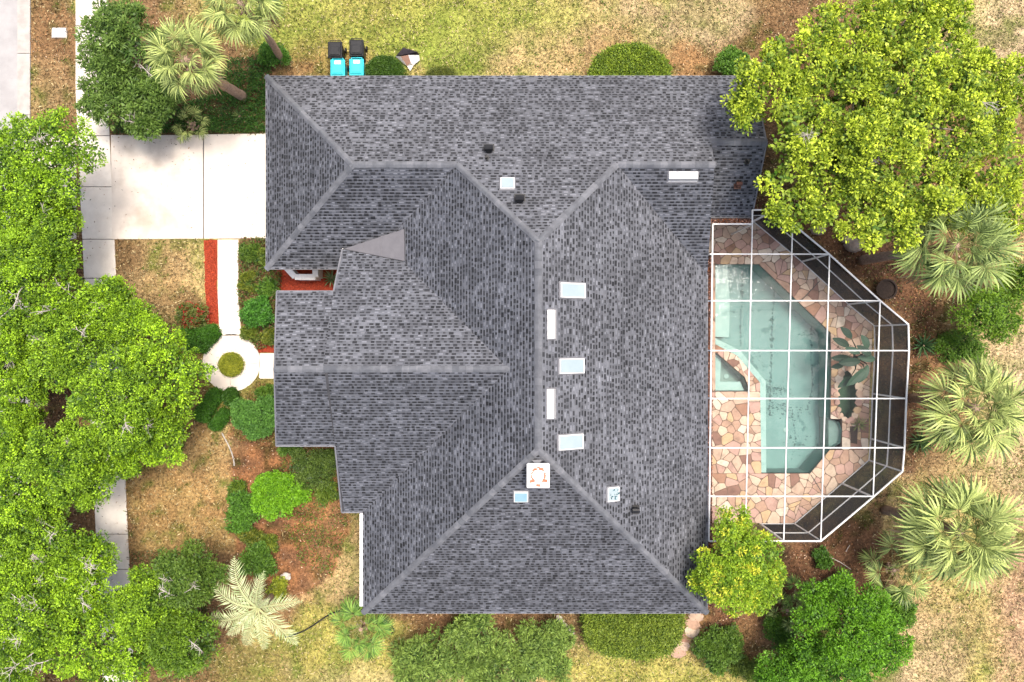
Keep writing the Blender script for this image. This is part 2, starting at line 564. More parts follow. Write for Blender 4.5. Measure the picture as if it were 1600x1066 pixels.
# (px, py, rx, ry, colour, weight): what grows or lies where
ZONES = [
    (700, 55, 120, 55, C_GREEN, 1.3), (780, 15, 130, 50, C_YG, 1), (590, 30, 130, 60, C_YG, .9), (470, 30, 90, 60, C_GREEN, .6), (500, 90, 60, 30, C_ORANGE, .6),
    (820, 85, 110, 40, C_TAN, 1.1), (930, 30, 120, 50, C_TAN, 1), (1060, 25, 110, 35, C_SAND, .9), (1090, 85, 70, 35, C_ORANGE, .8), (930, 75, 70, 30, C_ORANGE, .35),
    (730, 80, 40, 20, C_GREEN, .8), (840, 25, 60, 30, C_GREEN, .9), (620, 70, 60, 30, C_GREEN, .8), (1000, 55, 50, 18, C_OLIVE, .7), (1080, 10, 50, 20, C_OLIVE, .7), (430, 110, 40, 40, C_BROWN, 1),
    (80, 60, 45, 80, C_BROWN, .9), (85, 130, 45, 60, C_TAN, .5), (80, 80, 50, 60, C_ORANGE, .45),
    (1560, 60, 80, 90, C_SAND, 1), (1530, 20, 30, 30, C_YG, .6),
    (1400, 420, 110, 75, C_BROWN, 1.6), (1300, 380, 90, 60, C_BROWN, 1.2), (1430, 540, 60, 70, C_BROWN, 1.0), (1450, 600, 50, 60, C_ORANGE, .6), (1440, 690, 50, 70, C_BROWN, .9),
    (1570, 560, 70, 60, C_SAND, 1.2), (1550, 520, 60, 40, C_TAN, 1), (1440, 770, 80, 60, C_TAN, 1.0), (1330, 860, 70, 45, C_BROWN, .9), (1250, 890, 90, 70, C_BROWN, 1.5),
    (1150, 960, 70, 50, C_ORANGE, 1.1), (1120, 930, 60, 60, C_BROWN, .9), (1190, 990, 50, 40, C_BROWN, 1.0), (1340, 930, 60, 40, C_BROWN, .8),
    (1470, 960, 80, 90, C_TAN, 1.4), (1530, 940, 50, 110, C_YG, .55), (1580, 930, 45, 120, np.array((0.42, 0.27, 0.17)), 1.5), (1450, 1030, 60, 60, C_SAND, .8), (1480, 900, 60, 40, C_YG, .5),
    (1590, 700, 40, 80, C_SAND, 1), (1560, 740, 60, 40, C_TAN, 1),
    (670, 980, 55, 45, C_BROWN, 1.6), (760, 970, 90, 25, C_BROWN, 1.2), (890, 970, 40, 30, C_BROWN, 1.3), (560, 1020, 80, 60, C_YG, .9), (430, 1045, 110, 40, C_OLIVE, 1.0), (490, 1010, 60, 40, C_YG, .7), (540, 1060, 80, 20, C_SAND, .6),
    (940, 1045, 70, 35, C_YG, 1.2), (1030, 1050, 60, 25, C_YG, 1.2), (900, 1000, 40, 40, C_TAN, .7),
    (290, 770, 75, 80, np.array((0.36, 0.22, 0.085)), 1.4), (250, 780, 35, 90, C_OLIVE, 1.0), (335, 720, 35, 50, C_TAN, 1.2), (240, 710, 40, 40, C_BROWN, 1.3), (300, 830, 60, 30, C_OLIVE, .7),
    (240, 440, 70, 70, C_TAN, .9), (215, 410, 40, 40, C_BROWN, .6), (265, 410, 25, 40, C_BROWN, .7), (290, 490, 40, 30, C_BROWN, .8), (260, 470, 40, 30, np.array((0.33, 0.2, 0.09)), .8),
    (400, 440, 35, 90, C_BROWN, 1.6), (430, 720, 70, 45, C_BROWN, 1.6), (400, 720, 35, 40, C_ORANGE, .7), (470, 830, 70, 70, C_ORANGE, 1.4), (530, 880, 35, 80, C_TAN, 1.0), (535, 770, 30, 80, C_OLIVE, .8), (500, 740, 40, 50, C_OLIVE, .8),
    (470, 900, 50, 60, C_ORANGE, 1.0), (390, 860, 40, 60, C_BROWN, 1.4), (520, 940, 50, 25, C_TAN, .8), (420, 800, 40, 60, C_BROWN, .9), (490, 800, 20, 40, C_GREEN, .5),
    (410, 600, 30, 25, C_OLIVE, 1.0), (400, 690, 40, 20, C_BROWN, 1.0),
    (80, 430, 140, 260, C_BROWN, 1.3), (80, 900, 200, 250, C_BROWN, 1.5), (300, 950, 70, 110, C_BROWN, 1.2), (230, 620, 90, 100, C_BROWN, 1.2), (60, 600, 90, 120, C_DARK, .8),
    (330, 170, 80, 60, C_DARK, 1.6), (220, 110, 90, 100, C_BROWN, 1.3), (385, 100, 40, 40, C_BROWN, 1.0), (420, 50, 40, 30, C_GREEN, .6), (150, 150, 50, 90, C_BROWN, 1.0),
    (1110, 560, 60, 300, C_BROWN, 1), (1240, 110, 120, 120, C_BROWN, 1.3), (1400, 200, 180, 160, C_BROWN, 1.2), (1200, 260, 40, 90, C_DARK, 1.2),
]
_zw = [(U(a, b).x, U(a, b).y, rx / 32.04, ry / 32.04, c, w) for a, b, rx, ry, c, w in ZONES]


BEDS = [
    (px_poly([(347, 676), (366, 735), (360, 860), (385, 905), (470, 935), (525, 900), (545, 830), (540, 805), (527, 697), (430, 690), (360, 672)]), ((0.33, 0.145, 0.06), (0.12, 0.058, 0.032)), .72),
    (px_poly([(1215, 330), (1300, 350), (1430, 400), (1465, 460), (1440, 600), (1432, 740), (1400, 760), (1345, 930), (1200, 960), (1110, 990), (1100, 830), (1290, 850), (1420, 740), (1425, 500), (1300, 395)]), ((0.20, 0.10, 0.055), (0.075, 0.042, 0.027)), .75),
    (px_poly([(205, 680), (345, 676), (366, 735), (358, 850), (300, 850), (205, 860)]), ((0.40, 0.27, 0.11), (0.33, 0.20, 0.085)), .55),
]


def ground_col(x, y):
    x = np.asarray(x, float)
    y = np.asarray(y, float)
    jx = x + (vnoise(x, y, 1.3, 1) - .5) * 1.6 + (vnoise(x, y, 0.4, 5) - .5) * 0.5
    jy = y + (vnoise(x, y, 1.3, 2) - .5) * 1.6 + (vnoise(x, y, 0.4, 6) - .5) * 0.5
    W = np.full(x.shape, 0.25)
    C = np.zeros(x.shape + (3,))
    base = C_TAN[None] * (vnoise(x, y, 5, 3))[..., None] + C_YG[None] * (1 - vnoise(x, y, 5, 3))[..., None]
    C += base * 0.25
    for cx, cy, rx, ry, c, w in _zw:
        d = ((jx - cx) / rx) ** 2 + ((jy - cy) / ry) ** 2
        k = w * 1.6 * np.exp(-d * d * 0.9)
        W += k
        C += k[..., None] * c
    C /= W[..., None]
    for poly, bc, bw in BEDS:
        e_ = inside(poly, jx * .35 + x * .65, jy * .35 + y * .65)[..., None] * bw
        k_ = np.clip(vnoise(x, y, .5, 41) * 1.6 - .3, 0, 1)[..., None]
        C = C * (1 - e_) + (np.array(bc[0]) * k_ + np.array(bc[1]) * (1 - k_)) * e_
    p = vnoise(x, y, 0.8, 8) * 0.6 + vnoise(x, y, 0.25, 9) * 0.4
    C = C * (0.72 + 0.56 * p)[..., None]
    w_ = np.clip((vnoise(x, y, 0.35, 31) * .6 + vnoise(x, y, .9, 33) * .4 - .60) * 6, 0, 1)[..., None]
    C = C * (1 - .6 * w_) + np.array((0.13, 0.15, 0.03)) * .6 * w_ * np.clip((C[..., 1:2] / C[..., 0:1] - .5) * 5, .25, 1)
    # patches of thin turf: hue drifts between straw and green
    g = np.clip((vnoise(x, y, 0.6, 12) - .55) * 3, 0, 1)[..., None] * np.clip((C[..., 1:2] / C[..., 0:1] - 0.62) * 6, 0, 1)
    C = C * (1 - 0.45 * g) + np.array((0.15, 0.19, 0.03)) * 0.45 * g
    return C


# ------------------------------------------------------------------ ground
POOL_PX = [(1120, 413), (1186, 413), (1298, 520), (1299, 577), (1298, 655), (1312, 660), (1316, 672), (1314, 692), (1297, 703), (1266, 740), (1190, 740), (1188, 598), (1152, 556), (1118, 538), (1118, 413)]
DECK_PX = [(1085, 335), (1178, 335), (1364, 509), (1357, 719), (1240, 818), (1085, 818)]
deck_poly = px_poly(DECK_PX)
hole_poly = px_poly([(1092, 350), (1172, 350), (1350, 515), (1343, 712), (1232, 806), (1092, 806)])

gx = np.arange(-29, 29.01, 0.2)
gy = np.arange(-20, 20.01, 0.2)
X, Y = np.meshgrid(gx, gy)
Z = 0.05 * (vnoise(X, Y, 3.0, 4) - 0.5) + 0.02 * (vnoise(X, Y, 0.7, 7) - 0.5)
flat_zone = ((X < -10.5) & (Y > 2) & (Y < 12)) | (X < -18) | ((X > -15.5) & (X < -11) & (Y < 6) & (Y > -4)) | inside(px_poly([(1060, 320), (1200, 320), (1390, 500), (1380, 730), (1250, 840), (1060, 840)]), X, Y)
Z = np.where(flat_zone, Z * 0.0 - 0.03, Z - 0.03)
NX, NY = len(gx), len(gy)
idx = np.arange(NX * NY).reshape(NY, NX)
Fq = np.stack([idx[:-1, :-1], idx[:-1, 1:], idx[1:, 1:], idx[1:, :-1]], -1).reshape(-1, 4)
cxm = X.ravel()[Fq].mean(1)
cym = Y.ravel()[Fq].mean(1)
Fq = Fq[~inside(hole_poly, cxm, cym)]
Vg = np.stack([X.ravel(), Y.ravel(), Z.ravel()], -1)
Cg = ground_col(X.ravel(), Y.ravel())
# skirt that carries the ground on to the horizon
rim = np.array([(-29, -20), (29, -20), (29, 20), (-29, 20)], float)
far = rim * 40
n0 = len(Vg)
Vs = np.concatenate([np.c_[rim, np.full(4, -0.03)], np.c_[far, np.full(4, -0.03)]])
Fs = np.array([(n0 + i, n0 + 4 + i, n0 + 4 + (i + 1) % 4, n0 + (i + 1) % 4) for i in range(4)])
me = fast_mesh('ground', np.concatenate([Vg, Vs]), np.concatenate([Fq, Fs]), M['ground'], np.concatenate([Cg * .86, np.tile(C_TAN * .8, (8, 1))]))
ground = link('ground', me)
tag(ground, kind='structure')

# ------------------------------------------------------------------ paving
def slab(name, pts, z, m, t=0.12, parent=None, bev=0.012):
    """paving slab with a slightly rounded upper edge"""
    poly = px_poly(pts)
    if area2(poly) < 0:
        poly.reverse()
    hp = halfplanes(poly)
    n = len(poly)
    mb = MB()
    c = Vector((sum(p[0] for p in poly) / n, sum(p[1] for p in poly) / n))
    inner = []
    for p in poly:
        d = (c - Vector(p))
        inner.append(tuple(Vector(p) + d.normalized() * bev * 1.5))
    V = [(p[0], p[1], z - t) for p in poly] + [(p[0], p[1], z - bev) for p in poly] + [(p[0], p[1], z) for p in inner]
    F = [tuple(range(2 * n, 3 * n))]
    for i in range(n):
        j = (i + 1) % n
        F.append((i, j, j + n, i + n))
        F.append((i + n, j + n, j + 2 * n, i + 2 * n))
    mb.add(V, F)
    o = mb.build(name, m, parent)
    return o


# road and kerb
road = sheet('road', px_poly([(-400, -300), (27, -300), (27, 1400), (-400, 1400)]), -0.008, M['road'])
tag(road, kind='structure')
kb = empty('kerb')
tag(kb, kind='structure')
yy = -300
while yy < 1380:
    slab('kerb_stone', [(28, yy + .4), (47.5, yy + .4), (47.5, yy + 95.6), (28, yy + 95.6)], 0.05, M['kerb'], 0.16, kb)
    yy += 96
# concrete sidewalk, slab by slab
def swl(y):
    return 118 + max(0, y - 150) * 0.046


sw = empty('sidewalk')
tag(sw, kind='structure')
js = [-60, -10, 40, 90, 140, 212, 292, 374, 435, 487, 540, 592, 644, 696, 748, 835, 890, 945, 1000, 1055, 1110]
for a, b in zip(js[:-1], js[1:]):
    slab('paving_slab', [(swl(a), a + .5), (swl(a) + 50, a + .5), (swl(b) + 50, b - .5), (swl(b), b - .5)], 0.012, M['walk'], 0.1, sw)
sheet('joint_bed', px_poly([(swl(-60) + .6, -60), (swl(-60) + 49.4, -60), (swl(140) + 49.4, 140), (swl(1110) + 49.4, 1110), (swl(1110) + .6, 1110), (swl(140) + .6, 140)]), -0.02, M['joint'], sw)
# driveway: two bays plus the apron to the road
dw = empty('driveway')
tag(dw, kind='structure')
slab('paving_slab', [(173, 211), (317, 211), (317.2, 373), (175, 374)], 0.014, M['concrete'], 0.1, dw)
slab('paving_slab', [(318.6, 210), (470, 208), (470, 372), (318.8, 373)], 0.014, M['concrete_w'], 0.1, dw)
slab('paving_slab', [(48.5, 205), (119, 213), (119, 373), (48.5, 385)], 0.010, M['concrete'], 0.1, dw)
sheet('joint_bed', px_poly([(173.5, 212), (468, 210), (468, 371), (176, 372)]), -0.02, M['joint'], dw)
# garden walk with its ring
gw = empty('garden_walk')
tag(gw, kind='structure')
slab('paving_slab', [(340, 374.5), (372.5, 374.5), (372, 460), (377, 525), (343, 525), (340, 460)], 0.012, M['concrete_w'], 0.1, gw)
slab('paving_slab', [(405.5, 552), (470, 552), (470, 592), (404.5, 592)], 0.012, M['concrete_w'], 0.1, gw)
cc = U2(361.5, 567)
ci = U2(359, 570)
ro, ri = 45 / 32.04, 18.5 / 32.04
for q in range(4):
    mb = MB()
    V = []
    F = []
    nn = 14
    a0 = q * math.pi / 2 + 0.006
    a1 = (q + 1) * math.pi / 2 - 0.006
    for i in range(nn + 1):
        a = a0 + (a1 - a0) * i / nn
        for (c0, r0, zz) in ((ci, ri, -0.08), (ci, ri, 0.012), (cc, ro, 0.012), (cc, ro, -0.08)):
            V.append((c0[0] + math.cos(a) * r0, c0[1] + math.sin(a) * r0, zz))
    for i in range(nn):
        for k in range(4):
            l = (k + 1) % 4
            F.append((i * 4 + k, (i + 1) * 4 + k, (i + 1) * 4 + l, i * 4 + l))
    F.append((0, 1, 2, 3))
    F.append(tuple(reversed((nn * 4, nn * 4 + 1, nn * 4 + 2, nn * 4 + 3))))
    mb.add(V, F)
    mb.build('paving_slab', M['concrete_w'], gw)
# thin white edging kerb round the front lawn
eg = MB()
pts = [U(346 + 20 * math.sin(t * 1.5), 676 + t * 52, 0.02) for t in [i / 10 for i in range(11)]]
eg.tube(pts, 0.035, 6)
tag(eg.build('lawn_edging', M['kerb']), 'thin curved concrete edging beside the lower front lawn', 'edging')


# mulch beds
def bed(name, pts, z, m, jitter=0.06, seed=1):
    """bed with an uneven outline"""
    rr = random.Random(seed)
    poly = px_poly(pts)
    out = []
    n = len(poly)
    for i in range(n):
        p = Vector(poly[i])
        q = Vector(poly[(i + 1) % n])
        k = max(1, int((q - p).length / 0.3))
        nrm = Vector((-(q - p).y, (q - p).x)).normalized()
        for s in range(k):
            v = p.lerp(q, s / k) + nrm * rr.uniform(-jitter, jitter)
            out.append((v.x, v.y))
    o = sheet(name, out, z, m)
    tag(o, kind='structure')
    return o


bed('red_mulch_bed', [(318, 375), (339.5, 375), (339.5, 460), (342, 506), (322, 506)], 0.002, M['red'], 0.03, 1)
bed('red_mulch_bed', [(428, 380), (560, 380), (560, 470), (428, 470)], 0.002, M['red'], 0.03, 2)
bed('red_mulch_bed', [(396, 520), (470, 520), (470, 551), (404, 551)], 0.002, M['red'], 0.02, 3)
bed('brown_mulch_bed', [(1113, 400), (1120, 330), (1215, 300), (1215, 340)], -0.004, M['mulch'], 0.05, 4)


# ------------------------------------------------------------------ scattered grass, litter, chips
def rnd_dirs(n, zlo, zhi, g=rng):
    a = g.uniform(0, 2 * np.pi, n)
    z = g.uniform(zlo, zhi, n)
    r = np.sqrt(np.clip(1 - z * z, 0, 1))
    return np.stack([np.cos(a) * r, np.sin(a) * r, z], -1)


def leaf_geo(base, d, L, W, fold=0.15, droop=0.0, g=rng, side=None):
    """diamond leaves: base point, direction, length, width -> V (4N,3), F (N,4)"""
    n = len(base)
    if side is None:
        ref = rnd_dirs(n, -1, 1, g)
        ref[:, 2] += 0.0
        s = np.cross(d, ref)
    else:
        s = side
    s /= np.linalg.norm(s, axis=1, keepdims=True) + 1e-9
    nn = np.cross(s, d)
    nn = np.where(nn[:, 2:3] < 0, -nn, nn)
    L = np.asarray(L).reshape(-1, 1)
    W = np.asarray(W).reshape(-1, 1)
    mid = base + d * L * 0.48
    V = np.empty((n, 4, 3))
    V[:, 0] = base
    V[:, 1] = mid + s * W / 2 + nn * W * fold
    V[:, 2] = base + d * L - np.array((0, 0, 1)) * L * droop
    V[:, 3] = mid - s * W / 2 + nn * W * fold
    F = np.arange(n * 4).reshape(n, 4)
    return V.reshape(-1, 3), F


FREE_EXCL = []     # polygons (xy) where no grass grows


def excl(pts, grow=0):
    FREE_EXCL.append(px_poly(pts))


excl([(-10, -10), (48, -10), (48, 1080), (-10, 1080)])
excl([(116, -10), (168, -10), (168, 140), (210, 1080), (160, 1080), (116, 140)])
excl([(170, 211), (470, 208), (470, 375), (170, 375)])
excl([(318, 372), (374, 372), (374, 460), (380, 530), (340, 530), (322, 506)])
excl([(48, 205), (119, 213), (119, 373), (48, 385)])
excl([(402, 520), (470, 520), (470, 592), (402, 592)])
excl([(428, 420), (540, 420), (540, 470), (428, 470)])
FREE_EXCL.append([(cc[0] + math.cos(i * .35) * ro, cc[1] + math.sin(i * .35) * ro) for i in range(18)])
FREE_EXCL.append(deck_poly)
HOUSE_IN = [(-10.4, 11.2), (9.8, 11.2), (9.8, 6.2), (8.2, 6.2), (8.2, -11.6), (-6.0, -11.6), (-6.0, -6.5), (-9, -4), (-9, 2), (-10.4, 3.8)]
FREE_EXCL.append(HOUSE_IN)


def free_points(n, g):
    p = np.stack([g.uniform(-26, 26, n), g.uniform(-17.6, 17.6, n)], -1)
    ok = np.ones(n, bool)
    for e in FREE_EXCL:
        ok &= ~inside(e, p[:, 0], p[:, 1])
    return p[ok]


g1 = np.random.default_rng(3)
p = free_points(520000, g1)
c = ground_col(p[:, 0], p[:, 1])
ratio = c[:, 1] / c[:, 0]
grassy = np.clip((ratio - 0.52) * 7, 0.03, 1)
keep = g1.random(len(p)) < grassy * (0.35 + 0.65 * vnoise(p[:, 0], p[:, 1], 0.5, 21))
p, c = p[keep], c[keep]
n = len(p)
base = np.c_[p, np.full(n, -0.02)]
d = rnd_dirs(n, 0.25, 0.95, g1)
V, F = leaf_geo(base, d, g1.uniform(0.08, 0.24, n), g1.uniform(0.022, 0.055, n), 0.05, 0.25, g1)
tone = (0.3 + 1.7 * g1.random((n, 1)) ** 1.2)
cb = c * tone
straw = g1.random((n, 1)) < 0.22
cb = np.where(straw, np.array((0.60, 0.49, 0.26)) * (0.5 + 0.8 * g1.random((n, 1))), cb)
green = (g1.random((n, 1)) < 0.18) & (ratio[keep][:, None] > 0.7)
cb = np.where(green, np.array((0.10, 0.17, 0.02)) * (0.6 + 0.9 * g1.random((n, 1))), cb)
me = fast_mesh('lawn_grass', V, F, M['blade'], np.repeat(cb, 4, 0))
tag(link('lawn_grass', me), 'dry patchy turf of straw and green blades around the house', 'grass', kind='stuff')

p = free_points(200000, g1)
c = ground_col(p[:, 0], p[:, 1])
ratio = c[:, 1] / c[:, 0]
keep = g1.random(len(p)) < np.clip((0.66 - ratio) * 6, 0.03, 1)
p, c = p[keep], c[keep]
n = len(p)
base = np.c_[p, g1.uniform(0.0, 0.03, n)]
d = rnd_dirs(n, -0.1, 0.35, g1)
V, F = leaf_geo(base, d, g1.uniform(0.05, 0.13, n), g1.uniform(0.025, 0.06, n), 0.2, 0, g1)
pal = np.array([(0.30, 0.13, 0.05), (0.17, 0.08, 0.042), (0.40, 0.22, 0.10), (0.07, 0.04, 0.025), (0.68, 0.52, 0.38), (0.09, 0.09, 0.03)])
cb = pal[g1.choice(6, n, p=[.22, .26, .16, .20, .10, .06])] * (0.6 + 0.7 * g1.random((n, 1)))
cb = (cb * 0.65 + c * 0.55) * (.5 + 1.0 * g1.random((n, 1)))
me = fast_mesh('leaf_litter', V, F, M['litter'], np.repeat(cb, 4, 0))
tag(link('leaf_litter', me), 'brown fallen leaves covering the beds and the ground under the trees', 'leaf litter', kind='stuff')

# red bark chips
chips = []
for poly, num in ((px_poly([(319, 376), (338, 376), (338.5, 460), (341, 505), (323, 505)]), 1500), (px_poly([(428, 400), (545, 400), (545, 470), (428, 470)]), 2600), (px_poly([(398, 522), (445, 522), (445, 550), (405, 550)]), 500)):
    P = np.array(poly)
    q = g1.uniform(P.min(0), P.max(0), (num * 2, 2))
    q = q[inside(poly, q[:, 0], q[:, 1])][:num]
    chips.append(q)
p = np.concatenate(chips)
n = len(p)
V, F = leaf_geo(np.c_[p, g1.uniform(0.005, 0.03, n)], rnd_dirs(n, -0.1, 0.3, g1), g1.uniform(0.05, 0.11, n), g1.uniform(0.02, 0.04, n), 0.1, 0, g1)
cb = np.array((0.46, 0.07, 0.028)) * (0.35 + 0.9 * g1.random((n, 1)))
me = fast_mesh('red_bark_chips', V, F, M['litter'], np.repeat(cb, 4, 0))
tag(link('red_bark_chips', me), 'loose red bark chips on the beds by the garden walk', 'bark chips', kind='stuff')

# dry leaves blown onto the paving
gp = np.random.default_rng(9)
q = np.concatenate([np.array([U2(a, b) for a, b in zip(gp.uniform(176, 330, 90), 212 + gp.exponential(45, 90))]), np.array([U2(a, b) for a, b in zip(gp.uniform(122, 205, 260), gp.uniform(200, 1060, 260))]), np.array([U2(a, b) for a, b in zip(gp.uniform(320, 414, 25), gp.uniform(211, 372, 25))])])
n = len(q)
V, F = leaf_geo(np.c_[q, np.full(n, .022)], rnd_dirs(n, -.02, .15, gp), gp.uniform(.05, .13, n), gp.uniform(.02, .05, n), .15, 0, gp)
cb = pal[gp.choice(6, n)] * (.4 + .6 * gp.random((n, 1)))
me = fast_mesh('blown_leaves', V, F, M['litter'], np.repeat(cb, 4, 0))
tag(link('blown_leaves', me), 'scattered dry leaves on the driveway and sidewalk', 'leaf litter', kind='stuff')

# ------------------------------------------------------------------ house
house = empty('house', (0, 0, 0), 'large single storey house with a grey shingled hip and gable roof', 'house')
ZE = 2.75
mN, mSg, mW, mS = 0.485, 0.533, 0.5, 0.487
YN, YSg, XWg = 11.85, 3.23, -11.0
XW, XE, YS = -6.67, 8.74, -12.17


def zN(y): return ZE + mN * (YN - y)
def zW(x): return ZE + mW * (x - XW)
def zE(x): return ZE + mW * (XE - x)
def zSg(y): return ZE + mSg * (y - YSg)
def zS(y): return ZE + mS * (y - YS)


Yrg = (mN * YN + mSg * YSg) / (mN + mSg)
zrg = zN(Yrg)
XR = (XW + XE) / 2
ZR = zW(XR)
A_ = Vector((XR, YN - (ZR - ZE) / mN, ZR))
B_ = Vector((XR, YS + (ZR - ZE) / mS, ZR))
G0 = Vector((XWg + (zrg - ZE) / 0.5, Yrg, zrg))
G1 = Vector((XW + (zrg - ZE) / mW, Yrg, zrg))
E0 = Vector((XE - (zrg - ZE) / mW, Yrg, zrg))
XG = 8.42
E1 = Vector((XG, Yrg, zrg))
NW = Vector((XWg, YN, ZE))
SW_g = Vector((XWg, YSg, ZE))
# front gable (portico) ridge
YP, ZP = -1.125, 6.02
mP = 0.5
PR1 = Vector((XW + (ZP - ZE) / mW, YP, ZP))
PR0 = Vector((-9.5, YP, ZP))


def zP(y): return ZP - mP * abs(y - YP)


# valley of the gable with the west slope : zW(x)=zP(y)
def valN(y): return Vector((XW + (zP(y) - ZE) / mW, y, zP(y)))


VN = valN(3.45)
VS_y = YP - (ZP - ZE) / mP
VS = Vector((XW, VS_y, ZE))
# valley garage south slope / west slope
def valG(y): return Vector((XW + (zSg(y) - ZE) / mW, y, zSg(y)))


VG = valG(4.85)
XL1 = 10.78
YL, zL = 8.41, zN(8.41)
YLS = 5.53
XN_E = XL1

# convex roof pieces: (vertices, up-slope direction in plan)
yNe, yNs, zlow = 4.0, 2.11, None
PIECES = {
    'N1': ([NW, Vector((G1.x, YN, ZE)), G1, G0], (0, -1)),
    'N2': ([Vector((G1.x, YN, ZE)), Vector((E0.x, YN, ZE)), E0, A_, G1], (0, -1)),
    'N3': ([Vector((E0.x, YN, ZE)), Vector((XG, YN, ZE)), E1, E0], (0, -1)),
    'N4': ([Vector((XG, YN, ZE)), Vector((XL1, YN, ZE)), Vector((XL1, YL, zL)), Vector((XG, YL, zL))], (0, -1)),
    'L': ([Vector((XG, YL, zL)), Vector((XL1, YL, zL)), Vector((XL1 - .05, YLS, ZE)), Vector((XG + .1, YLS, ZE))], (0, 1)),
    'Wg': ([NW, G0, SW_g], (1, 0)),
    'Sg': ([SW_g, G0, G1, VG, Vector((-7.0, YSg, ZE))], (0, 1)),
    'W1': ([A_, G1, VG, VN, PR1, Vector((XR, YP, ZR))], (1, 0)),
    'W2': ([Vector((XR, YP, ZR)), PR1, VS, Vector((XW, YS, ZE)), B_], (1, 0)),
    'E': ([A_, B_, Vector((XE, YS, ZE)), Vector((XE, Yrg - (XE - E0.x), ZE)), E0], (-1, 0)),
    'S': ([B_, Vector((XW, YS, ZE)), Vector((XE, YS, ZE))], (0, 1)),
    'Sn': ([E0, E1, Vector((XE, Yrg - (XE - E0.x), ZE))], (0, 1)),
    'PN1': ([PR0, Vector((-7.55, YP, ZP)), Vector((-7.55, 2.11, zP(2.11))), Vector((-9.96, 2.11, zP(2.11)))], (0, -1)),
    'PN2': ([Vector((-7.55, YP, ZP)), PR1, VN, Vector((-7.42, 4.02, zP(4.02))), Vector((-7.55, 2.11, zP(2.11)))], (0, -1)),
    'PS1': ([PR0, Vector((-10.0, -4.45, zP(-4.45))), Vector((-7.5, -4.45, zP(-4.45))), Vector((-7.5, YP, ZP))], (0, 1)),
    'PS2': ([Vector((-7.5, YP, ZP)), Vector((-7.5, -4.45, zP(-4.45))), Vector((-7.62, VS_y, ZE)), VS, PR1], (0, 1)),
}
roof_V, roof_F = [], []
for k, (vs_, up) in PIECES.items():
    n0 = len(roof_V)
    roof_V += [v - Vector((0, 0, 0.02)) for v in vs_]
    pl = [(v.x, v.y) for v in vs_]
    ii = list(range(n0, n0 + len(vs_)))
    if area2(pl) < 0:
        ii.reverse()
    roof_F.append(ii)
roof = mk('roof', roof_V, roof_F, M['deck_ply'], house)
roof['label'] = 'grey laminated shingle roof of hips, valleys and a front gable'

TONES = np.array([0.040, 0.055, 0.075, 0.11, 0.155, 0.20, 0.27])
TW = np.array([0.17, 0.21, 0.17, 0.13, 0.14, 0.12, 0.06])
TW = TW / TW.sum()


